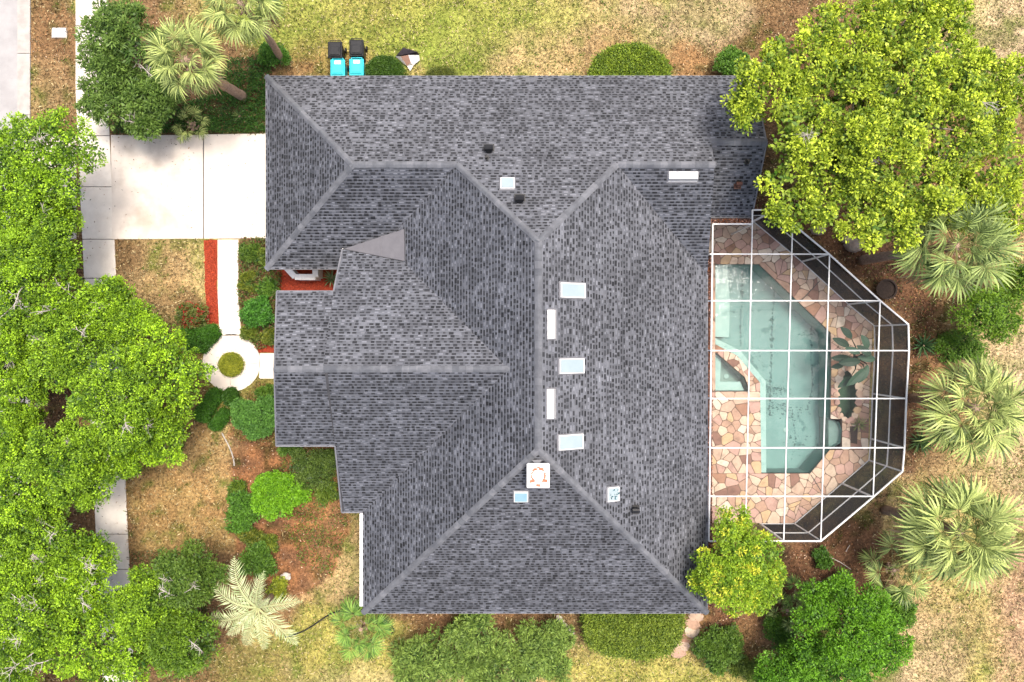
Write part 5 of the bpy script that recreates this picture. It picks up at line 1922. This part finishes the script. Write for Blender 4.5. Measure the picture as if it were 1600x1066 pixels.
for i, (px, py, rx, ry, lab) in enumerate(((668, 1034, 66, 48, 'leafy oleander shrub at the bottom edge, leftmost of four'), (745, 1005, 62, 52, 'leafy oleander shrub nearest the roof, second of four from the left'), (792, 1045, 70, 46, 'leafy oleander shrub at the bottom edge, third of four from the left'), (852, 1018, 50, 56, 'leafy oleander shrub beside the stones, rightmost of four'))):
    shrub('oleander_shrub', lab, px, py, rx, ry, 1.9, 12, 760, 8, .24, .042, OLL, OLH, 821 + i * 3, group='oleander shrubs south of the house', pr=.16, lr=.36)
shrub('low_shrub', 'dark green shrub below the stepping stones at the bottom', 1118, 1012, 46, 34, 1.1, 9, 800, 10, .13, .055, (.018, .05, .008), (.10, .17, .02), 841, spread=.12)
shrub('low_shrub', 'dark leafy shrub under the big tree at the top eave', 1142, 100, 28, 22, 1.2, 7, 380, 10, .13, .055, (.018, .06, .008), (.10, .20, .02), 843, spread=.1)
shrub('low_shrub', 'small dark shrub at the foot of the upper leaning palm', 430, 85, 24, 18, .7, 6, 260, 9, .12, .05, (.018, .06, .008), (.08, .19, .02), 845, spread=.1)
shrub('low_shrub', 'green creeping plant on the mulch right of the screen wall', 1500, 545, 50, 24, .4, 8, 420, 9, .12, .05, (.02, .06, .008), (.12, .22, .02), 847, spread=.12)
shrub('low_shrub', 'small dark shrub in the leaf litter under the screen corner', 1285, 872, 16, 14, .5, 4, 150, 9, .14, .05, (.018, .055, .008), (.08, .17, .02), 849, spread=.1)


# --- clipped hedges: dense shell of small leaves on a twiggy core
def hedge_pts(poly, h, n, g, round_=.18):
    P = np.array(poly)
    q = g.uniform(P.min(0) - .02, P.max(0) + .02, (n * 2, 2))
    q = q[inside(poly, q[:, 0], q[:, 1])]
    d = np.full(len(q), 9.0)
    m_ = len(poly)
    for i in range(m_):
        a, b = P[i], P[(i + 1) % m_]
        ab = b - a
        t = np.clip(((q - a) @ ab) / (ab @ ab), 0, 1)
        d = np.minimum(d, np.linalg.norm(q - (a + t[:, None] * ab), axis=1))
    k = np.clip(d / round_, 0, 1)
    z = h - round_ * (1 - np.sqrt(np.clip(1 - (1 - k) ** 2, 0, 1)))
    top = np.c_[q, z]
    per_ = [np.linalg.norm(P[(i + 1) % m_] - P[i]) for i in range(m_)]
    sd = []
    for i in range(m_):
        c_ = int(n * .3 * per_[i] / sum(per_))
        t = g.random((c_, 1))
        xy = P[i] + (P[(i + 1) % m_] - P[i]) * t
        sd.append(np.c_[xy, g.uniform(.02, h - round_ * .6, c_)])
    return np.concatenate([top] + sd)


def hedge(label, pts, h, n, lo, hi, seed, L=.075, W=.04, cat='hedge', name='clipped_hedge', group=None, z_at=None, spread=.032):
    g = np.random.default_rng(seed)
    poly = px_poly(pts, h if z_at is None else z_at)
    if area2(poly) < 0:
        poly.reverse()
    c = np.mean(np.array(poly), 0)
    t = empty(name, (c[0], c[1], 0), label, cat, group)
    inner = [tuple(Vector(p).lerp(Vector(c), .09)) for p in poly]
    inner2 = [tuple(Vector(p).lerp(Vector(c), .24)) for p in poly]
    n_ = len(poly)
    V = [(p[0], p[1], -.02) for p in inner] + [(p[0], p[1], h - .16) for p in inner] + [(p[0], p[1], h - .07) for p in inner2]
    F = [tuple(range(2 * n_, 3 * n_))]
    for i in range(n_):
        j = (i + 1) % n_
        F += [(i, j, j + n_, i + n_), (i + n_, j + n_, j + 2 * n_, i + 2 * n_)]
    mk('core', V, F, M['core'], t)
    b = hedge_pts(poly, h, n, g)
    k = len(b)
    b = b + g.normal(0, spread, (k, 3)) * np.where(g.random((k, 1)) < .08, 2.6, 1.0)
    d = norm_rows(rnd_dirs(k, -.1, 1, g) + np.c_[(b[:, :2] - c) * .3, np.full(k, .2)])
    V, F = leaf_geo(b, d, L * g.uniform(.7, 1.2, k), W * g.uniform(.7, 1.2, k), .1, .1, g, np.cross(d, UP + g.normal(0, .5, (k, 3))))
    tt = g.random(k) * .7 + .3 * vnoise(b[:, 0], b[:, 1], .22, 3)
    cb = np.array(lo) + (np.array(hi) - np.array(lo)) * tt[:, None]
    link('foliage', fast_mesh('foliage', V, F, M['leaf'], np.repeat(cb, 4, 0)), t)
    return t


def ell(px, py, rx, ry, n=20, j=.03, seed=1):
    rr = random.Random(seed)
    return [(px + math.cos(i * 2 * math.pi / n) * rx * (1 + rr.uniform(-j, j)), py + math.sin(i * 2 * math.pi / n) * ry * (1 + rr.uniform(-j, j))) for i in range(n)]


HLO, HHI = (.014, .055, .006), (.075, .20, .016)
hedge('dark clipped hedge block upper left of the round walk, beside the red mulch', [(303, 512), (332, 507), (341, 522), (326, 540), (306, 528)], .5, 3600, HLO, HHI, 901)
hedge('dark clipped hedge wedge upper left of the round walk, under the tree', [(281, 512), (302, 514), (304, 530), (324, 541), (318, 551), (290, 545)], .45, 3800, HLO, HHI, 903)
hedge('long dark clipped hedge block below the round walk', [(301, 645), (328, 608), (341, 610), (342, 624), (321, 660), (306, 657)], .5, 4600, HLO, HHI, 905)
hedge('small rounded dark hedge below the round walk, right of the long block', ell(358, 621, 11, 14, 14, .08, 4), .5, 2400, HLO, (.06, .14, .014), 907)
hedge('lower dark clipped hedge block below the round walk', [(325, 664), (345, 638), (355, 643), (353, 656), (340, 673), (329, 671)], .45, 3400, HLO, HHI, 909)
hedge('disc of clipped yellow-green boxwood in the round walk', ell(359, 570, 18, 18, 20, .02, 5), .35, 4200, (.07, .11, .008), (.42, .43, .04), 911, .06, .03)
hedge('half round clipped hedge at the middle of the top eave', ell(985, 112, 62, 44, 26, .03, 6), 1.3, 11000, (.018, .06, .008), (.28, .38, .03), 913, .10, .048, spread=.055)
hedge('dark round clipped hedge at the top eave beside the bins', ell(600, 108, 29, 22, 20, .03, 7), 1.1, 4600, (.014, .045, .006), (.075, .15, .014), 915, .08, .04)
hedge('small round hedge at the top eave beside the folded tarp', ell(690, 116, 24, 12, 18, .05, 8), .5, 1900, (.03, .055, .008), (.17, .19, .03), 916, .08, .03, spread=.05)
hedge('wide clipped hedge along the bottom eave', [(912, 958), (920, 1010), (950, 1024), (1010, 1030), (1045, 1022), (1063, 1000), (1068, 958), (1000, 950)], 1.1, 15000, (.02, .06, .008), (.28, .36, .04), 917, .11, .05, spread=.075)


# --- ground cover: nobody could count it
def cover(name, label, pts, n, hgt, L, W, lo, hi, seed, new=None, cat='ground cover'):
    g = np.random.default_rng(seed)
    poly = px_poly(pts)
    P = np.array(poly)
    q = g.uniform(P.min(0), P.max(0), (int(n * 2.2), 2))
    q = q[inside(poly, q[:, 0], q[:, 1])][:n]
    q = q[(vnoise(q[:, 0], q[:, 1], .45, seed % 9) * .7 + .3 * g.random(len(q))) > .33]
    k = len(q)
    z = g.uniform(.02, hgt, k) * (.5 + .8 * vnoise(q[:, 0], q[:, 1], .5, 4))
    d = norm_rows(rnd_dirs(k, -.1, .9, g))
    V, F = leaf_geo(np.c_[q, z], d, L * g.uniform(.6, 1.2, k), W * g.uniform(.7, 1.2, k), .1, .1, g, np.cross(d, UP + g.normal(0, .5, (k, 3))))
    cb = np.array(lo) + (np.array(hi) - np.array(lo)) * g.random((k, 1))
    if new is not None:
        f = g.random((k, 1)) < new[1]
        cb = np.where(f, np.array(new[0]) * (.5 + .8 * g.random((k, 1))), cb)
    o = link(name, fast_mesh(name, V, F, M['leaf'], np.repeat(cb, 4, 0)))
    tag(o, label, cat, kind='stuff')


cover('ground_cover', 'dark ivy ground cover between the driveway and the garage corner', [(290, 165), (330, 150), (360, 95), (420, 85), (432, 130), (425, 207), (175, 209), (180, 190), (260, 185)], 16000, .35, .1, .055, (.012, .045, .006), (.06, .15, .016), 951, ((.18, .08, .04), .05))
cover('ground_cover', 'mixed brown and green creeping plants in the bed along the garden walk', [(376, 372), (428, 372), (440, 430), (445, 540), (405, 545), (384, 522), (374, 460)], 9500, .38, .11, .055, (.02, .05, .008), (.14, .18, .035), 953, ((.20, .085, .045), .3))
cover('ground_cover', 'low brown and olive creeping plants around the round dark shrub', [(372, 640), (400, 598), (440, 600), (440, 690), (380, 690), (360, 672)], 3600, .22, .1, .045, (.05, .06, .012), (.24, .21, .05), 955, ((.25, .12, .05), .35))
cover('ground_cover', 'sparse weeds in the front bed along the stepped wall', [(440, 700), (530, 700), (545, 820), (520, 900), (470, 880), (440, 800)], 5200, .22, .12, .05, (.02, .05, .008), (.17, .21, .03), 957, ((.26, .11, .05), .3))
cover('ground_cover', 'weeds at the foot of the trees at the left', [(205, 860), (340, 860), (345, 1000), (330, 1066), (210, 1066)], 4200, .3, .12, .05, (.02, .05, .01), (.12, .16, .03), 959, ((.25, .12, .05), .3))
cover('ground_cover', 'scattered weeds on the leaf litter right of the enclosure', [(1320, 400), (1460, 400), (1470, 560), (1440, 760), (1425, 640), (1420, 500)], 1700, .15, .12, .05, (.03, .06, .01), (.16, .18, .03), 961, ((.28, .12, .05), .5))


# --- fan palms
def fan_frond(seed, pl=.98, Lf=.84, nleaf=25, lo=(.035, .065, .010), hi=(.47, .54, .16)):
    g = random.Random(seed)
    V, F, C_ = [], [], []

    def quad(pts, c):
        n0 = len(V)
        V.extend(pts)
        C_.extend([c] * len(pts))
        F.append(tuple(range(n0, n0 + len(pts))))
    pc = (.26, .27, .09)
    for sgn in (-1, 1):
        quad([(0, sgn * .02, 0), (pl, sgn * .012, .02), (pl, 0, .035), (0, 0, .02)], pc)
    for i in range(nleaf):
        a = math.radians(-128 + 256 * i / (nleaf - 1)) + g.uniform(-.04, .04)
        L = Lf * (.70 + .30 * math.cos(a * .55)) * g.uniform(.88, 1.08)
        ox = pl + max(0, math.cos(a)) * .16
        dx, dy = math.cos(a), math.sin(a)
        sx, sy = -dy, dx
        w = .030 + .010 * g.random()
        dz = .05 * math.cos(i * math.pi)
        t = g.random()
        c = tuple(l + (h - l) * t for l, h in zip(lo, hi))
        c2 = tuple(min(1, v * 1.15) for v in c)
        dr = g.uniform(.15, .5) * L
        cup = .10 * (1 - abs(a) / 2.3)

        def P(r, off, z):
            return (ox + dx * r * L + sx * off, dy * r * L + sy * off, z)
        b0 = P(.02, 0, .02)
        quad([b0, P(.5, -w, cup * .7 - dr * .15), P(.5, 0, cup * .7 - dr * .15 + .02)], c)
        quad([b0, P(.5, 0, cup * .7 - dr * .15 + .02), P(.5, w, cup * .7 - dr * .15)], c2)
        quad([P(.5, -w, cup * .7 - dr * .15), P(.8, -w * .6, cup * .6 - dr * .5), P(.8, w * .6, cup * .6 - dr * .5), P(.5, w, cup * .7 - dr * .15)], c)
        tx = g.uniform(-.06, .06)
        quad([P(.8, -w * .6, cup * .6 - dr * .5), P(1.0, tx, cup * .3 - dr * 1.1), P(.8, w * .6, cup * .6 - dr * .5)], c2)
    me = bpy.data.meshes.new('frond')
    me.from_pydata(V, [], F)
    at = me.attributes.new('Col', 'FLOAT_COLOR', 'POINT')
    at.data.foreach_set('color', np.c_[np.array(C_), np.ones(len(C_))].astype(np.float32).ravel())
    me.materials.append(M['leaf'])
    me.update()
    return me


FROND_A = [fan_frond(s) for s in (1, 2, 3, 4)]
FROND_B = [fan_frond(s + 10, lo=(.025, .055, .010), hi=(.36, .45, .13)) for s in (1, 2, 3, 4)]
FROND_Y = [fan_frond(s + 20, lo=(.03, .09, .012), hi=(.22, .36, .06)) for s in (1, 2, 3)]
FROND_DRY = [fan_frond(s + 30, lo=(.18, .11, .05), hi=(.36, .25, .13)) for s in (1, 2)]


def palm_trunk(parent, b, t, r, g):
    b, t = Vector(b), Vector(t)
    pts, rad = [], []
    K = 14
    for i in range(K + 1):
        f = i / K
        p = b.lerp(t, f)
        bend = math.sin(f * math.pi) * .12
        pts.append(p + Vector((bend * (1 if b.x < t.x else -1), bend * .4, 0)))
        rad.append(r * (1.18 - .3 * f) * (1 + (.05 if i % 2 else -.03)))
    MB().tube(pts, rad, 12).build('trunk', M['palm_bark'], parent, True)
    # old leaf boots below the crown
    for q in range(9):
        a = q * 2.4
        z = t.z - .25 - .05 * q
        c = Vector((t.x + math.cos(a) * r * .9, t.y + math.sin(a) * r * .9, z))
        MB().bar(c, c + Vector((math.cos(a) * .18, math.sin(a) * .18, .16)), .08, .03).build('leaf_boot', M['palm_bark'], parent)


def fan_palm(label, base_px, top_px, ztop, n, scale, fr, seed, r=.19, name='fan_palm', cat='palm', group='fan palms around the house', dry=4, e0=78, e1=-28):
    g = random.Random(seed)
    b = U(*base_px, 0)
    t = U(*top_px, ztop)
    p = empty(name, (b.x, b.y, 0), label, cat, group)
    palm_trunk(p, (b.x, b.y, -.05), t, r, g)
    for i in range(n + dry):
        f = (i + .5) / n
        az = i * 2.39996 + g.uniform(-.25, .25)
        el = math.radians(e0 + (e1 - e0) * min(f, 1.15) ** .8 + g.uniform(-8, 8))
        me = g.choice(FROND_DRY) if i >= n else g.choice(fr)
        o = bpy.data.objects.new('frond', me)
        COL.objects.link(o)
        o.parent = p
        o.matrix_parent_inverse = world_of(p).inverted()
        s = scale * g.uniform(.85, 1.1) * (.5 + .5 * min(1, f * 3))
        o.location = t + Vector((math.cos(az) * .08, math.sin(az) * .08, -.12 * f))
        o.rotation_euler = (Matrix.Rotation(az, 3, 'Z') @ Matrix.Rotation(-el, 3, 'Y') @ Matrix.Rotation(g.uniform(-.35, .35), 3, 'X')).to_euler()
        o.scale = (s, s, s)
    return p


fan_palm('pale green fan palm with leaning trunk between driveway and garage', (382, 152), (288, 93), 5.3, 26, .88, FROND_A, 1, .2)
fan_palm('fan palm cut by the top edge with trunk leaning to the garage', (441, 96), (374, 4), 5.4, 24, .88, FROND_A, 2, .15)
fan_palm('grey-green fan palm under the big tree at the right', (1345, 407), (1497, 384), 6.0, 30, 1.15, FROND_B, 3, .2)
fan_palm('fan palm right of the middle of the pool enclosure', (1424, 622), (1527, 638), 4.9, 30, 1.22, FROND_A, 4, .19)
fan_palm('largest and densest fan palm at the lower right', (1382, 797), (1502, 832), 5.0, 44, 1.25, FROND_A, 5, .2, dry=3)
fan_palm('small fan palm with few fronds between the large palm and the green tree', (1388, 885), (1398, 892), 1.2, 10, .92, FROND_B, 6, .1, dry=1)
fan_palm('small bright fan palm at the south-west roof corner', (566, 982), (563, 984), 2.4, 16, .78, FROND_Y, 7, .1, dry=0)
fan_palm('tiny fan palm at the top edge of the driveway', (297, 196), (296, 194), .9, 9, .5, FROND_A, 8, .06, dry=0)
fan_palm('low bright fan palm clump at the bottom of the leaf litter', (1250, 938), (1250, 935), 1.0, 9, .55, FROND_Y, 9, .07, dry=0)
fan_palm('low dark fan palm clump right of the bright clump in the leaf litter', (1275, 948), (1277, 948), .9, 8, .55, FROND_B, 10, .07, dry=0)
fan_palm('low dark fan palm clump left of the bright clump in the leaf litter', (1232, 955), (1232, 955), .8, 7, .5, FROND_B, 11, .07, dry=0)


# --- feather palm with pale silvery fronds
def feather_frond(seed, L=2.3, npair=27, col=((.30, .38, .16), (.62, .66, .36))):
    g = random.Random(seed)
    V, F, C_ = [], [], []

    def face(pts, c):
        n0 = len(V)
        V.extend([tuple(p) for p in pts])
        C_.extend([c] * len(pts))
        F.append(tuple(range(n0, n0 + len(pts))))
    side = g.choice((-1, 1)) * g.uniform(.2, .5)

    def spine(f):
        return Vector((L * f * (1 - .14 * f), side * L * f * f * .8, .30 * L * f - .52 * L * f * f))
    K = 10
    for k in range(K):
        a, b = spine(k / K), spine((k + 1) / K)
        w0, w1 = .045 * (1 - k / K) + .008, .045 * (1 - (k + 1) / K) + .008
        face([a + Vector((0, -w0, 0)), b + Vector((0, -w1, 0)), b + Vector((0, 0, w1)), a + Vector((0, 0, w0))], (.42, .45, .22))
        face([a + Vector((0, 0, w0)), b + Vector((0, 0, w1)), b + Vector((0, w1, 0)), a + Vector((0, w0, 0))], (.42, .42, .2))
    for i in range(npair):
        f = .12 + .88 * i / (npair - 1)
        p = spine(f)
        tg = (spine(min(1, f + .02)) - spine(f - .02)).normalized()
        ll = (.75 * max(0, math.sin(min(1, f * .95 + .1) * math.pi)) ** .6 + .12) * g.uniform(.9, 1.08) * .64
        for s in (-1, 1):
            lat = Vector((-tg.y, tg.x, 0)) * s
            d = (lat * g.uniform(.7, .85) + tg * g.uniform(.45, .7) + Vector((0, 0, .1))).normalized()
            w = tg * .022
            m_ = p + d * ll * .5 + Vector((0, 0, .02 - .04 * ll))
            e = p + d * ll * g.uniform(.9, 1.05) + Vector((g.normalvariate(0, .03), g.normalvariate(0, .03), -.45 * ll * g.uniform(.4, 1.3)))
            t = g.random()
            c = tuple(a + (b - a) * t for a, b in zip(*col))
            face([p - w * .5, p + w * .5, m_ + w, m_ - w], c)
            face([m_ - w, m_ + w, e], c)
    me = bpy.data.meshes.new('frond')
    me.from_pydata(V, [], F)
    at = me.attributes.new('Col', 'FLOAT_COLOR', 'POINT')
    at.data.foreach_set('color', np.c_[np.array(C_), np.ones(len(C_))].astype(np.float32).ravel())
    me.materials.append(M['leaf'])
    me.update()
    return me


fp = empty('feather_palm', U(412, 946, 0), 'pale silvery feather palm with arching fronds at the lower left', 'palm')
b = U(425, 930, 0)
t = U(402, 950, 3.2)
palm_trunk(fp, (b.x, b.y, -.05), t, .13, R)
FF = [feather_frond(s) for s in (1, 2, 3)]
for i, (az, el, s) in enumerate(((132, 14, 1.15), (88, 24, .85), (170, 8, 1.1), (212, 2, 1.15), (258, 0, 1.0), (292, 4, .95), (330, 6, 1.15), (20, 16, .95), (60, 45, .5), (238, 30, .75))):
    o = bpy.data.objects.new('frond', FF[i % 3])
    COL.objects.link(o)
    o.parent = fp
    o.matrix_parent_inverse = world_of(fp).inverted()
    o.location = t
    o.rotation_euler = (Matrix.Rotation(math.radians(az), 3, 'Z') @ Matrix.Rotation(-math.radians(el), 3, 'Y')).to_euler()
    o.scale = (s, s * .95, s)


# --- sword-leaved plants
def sword_plant(label, px, py, n, L, W, lo, hi, seed, name='yucca', z0=.15, h=1.0):
    g = random.Random(seed)
    c = U(px, py, z0 + .2)
    t = empty(name, (c.x, c.y, 0), label, 'plant')
    MB().tube([(c.x, c.y, -.03), (c.x, c.y, z0 + .1)], [.09, .06], 7).build('stem', M['palm_bark'], t)
    for i in range(n):
        az = i * 2.39996
        el = math.radians(75 - 68 * (i / n) ** .8)
        d = Vector((math.cos(az) * math.cos(el), math.sin(az) * math.cos(el), math.sin(el)))
        s = Vector((-math.sin(az), math.cos(az), 0))
        l = L * g.uniform(.8, 1.1)
        p = Vector((c.x, c.y, z0))
        a, b_, e = p + d * l * .3, p + d * l * .68 - Vector((0, 0, .04 * l)), p + d * l - Vector((0, 0, .16 * l))
        nn_ = s.cross(d) * W * -.25
        V = [p - s * W * .3, p + s * W * .3, a - s * W * .5, a + nn_, a + s * W * .5, b_ - s * W * .4, b_ + nn_, b_ + s * W * .4, e]
        F = [(0, 3, 2), (0, 1, 3), (1, 4, 3), (2, 3, 6, 5), (3, 4, 7, 6), (5, 6, 8), (6, 7, 8)]
        me = bpy.data.meshes.new('leaf')
        me.from_pydata([tuple(v) for v in V], [], F)
        k = g.random()
        cl = [lo_ + (hi_ - lo_) * k for lo_, hi_ in zip(lo, hi)] + [1]
        at = me.attributes.new('Col', 'FLOAT_COLOR', 'POINT')
        at.data.foreach_set('color', np.tile(np.array(cl, np.float32), 9))
        me.materials.append(M['leaf'])
        me.update()
        link('leaf', me, t)


sword_plant('dark spiky yucca against the lower right screen wall', 1441, 690, 34, .85, .08, (.02, .06, .02), (.12, .20, .06), 1)
sword_plant('dark spiky yucca right of the enclosure above the middle palm', 1446, 540, 30, .75, .08, (.015, .05, .02), (.08, .15, .05), 2)
sword_plant('spiky plant in the red court between garage and gable', 517, 434, 24, .55, .06, (.08, .14, .05), (.30, .38, .18), 3)
sword_plant('small spiky plant in the soil pocket by the pond', 1345, 664, 22, .5, .05, (.08, .11, .03), (.28, .30, .10), 4)
sword_plant('spiky plant in the grass below the small shrub by the upper palm', 372, 180, 16, .5, .05, (.05, .10, .03), (.2, .26, .08), 5)

# --- giant bird of paradise inside the enclosure
bp_ = empty('bird_of_paradise', U(1338, 560, .1), 'dark giant bird of paradise with paddle leaves inside the screen', 'plant')
gb = random.Random(4)
c = U(1338, 560, .1)
for i, (ex, ey, z, ln, wd) in enumerate(((1324, 520, 1.5, .75, .34), (1316, 535, 1.8, .85, .36), (1353, 534, 1.7, .7, .34), (1316, 560, 1.6, .9, .36), (1330, 566, 2.1, 1.0, .4), (1356, 560, 1.8, .8, .36), (1340, 590, 1.9, 1.15, .4), (1322, 597, 1.5, .85, .34), (1351, 585, 1.6, .95, .36), (1310, 572, 1.3, .6, .28), (1352, 548, 2.0, .8, .36), (1334, 548, 2.3, .7, .32))):
    e = U(ex, ey, z)
    out = Vector((e.x - c.x, e.y - c.y, 0))
    if out.length < .15:
        out = Vector((gb.uniform(-1, 1), gb.uniform(-1, 1), 0))
    out.normalize()
    d = (out * .9 + Vector((0, 0, .25))).normalized()
    s = Vector((-out.y, out.x, 0))
    st = e - d * ln * .5
    V, F = [], []
    K = 7
    for k in range(K + 1):
        f = k / K
        w = wd * .5 * math.sin(math.pi * min(1, f * .92 + .06)) ** .7
        p = st + d * ln * f - Vector((0, 0, .32 * ln * f * f))
        V += [p - s * w + Vector((0, 0, w * .3)), p, p + s * w + Vector((0, 0, w * .3))]
    for k in range(K):
        F += [(k * 3, k * 3 + 1, k * 3 + 4, k * 3 + 3), (k * 3 + 1, k * 3 + 2, k * 3 + 5, k * 3 + 4)]
    me = bpy.data.meshes.new('leaf')
    me.from_pydata([tuple(v) for v in V], [], F)
    kk = gb.uniform(.5, 1.2)
    at = me.attributes.new('Col', 'FLOAT_COLOR', 'POINT')
    at.data.foreach_set('color', np.tile(np.array((.035 * kk, .075 * kk, .045 * kk, 1), np.float32), len(V)))
    me.materials.append(M['leaf'])
    me.update()
    lf = link('leaf', me, bp_)
    MB().tube([(c.x + gb.uniform(-.1, .1), c.y + gb.uniform(-.1, .1), .08), Vector((c.x, c.y, .1)).lerp(st, .6) + Vector((0, 0, .2)), st], [.04, .03, .018], 6).build('stalk', M['core'], bp_, True)

# fallen sticks in the leaf litter
for i, (a, b_) in enumerate((((1257, 915), (1296, 907)), ((1322, 862), (1328, 852)), ((1295, 870), (1330, 890)))):
    p0_, p1_ = U(*a, .05), U(*b_, .12)
    o = MB().tube([p0_, p0_.lerp(p1_, .5) + Vector((0, 0.05, .03)), p1_], [.025, .02, .012], 6).build('fallen_stick', M['bark_pale'])
    tag(o, ('long pale stick lying on the litter above the fan palm clumps', 'short pale stick standing in the litter near the enclosure corner', 'thin stick lying in the litter below the enclosure corner')[i], 'stick')
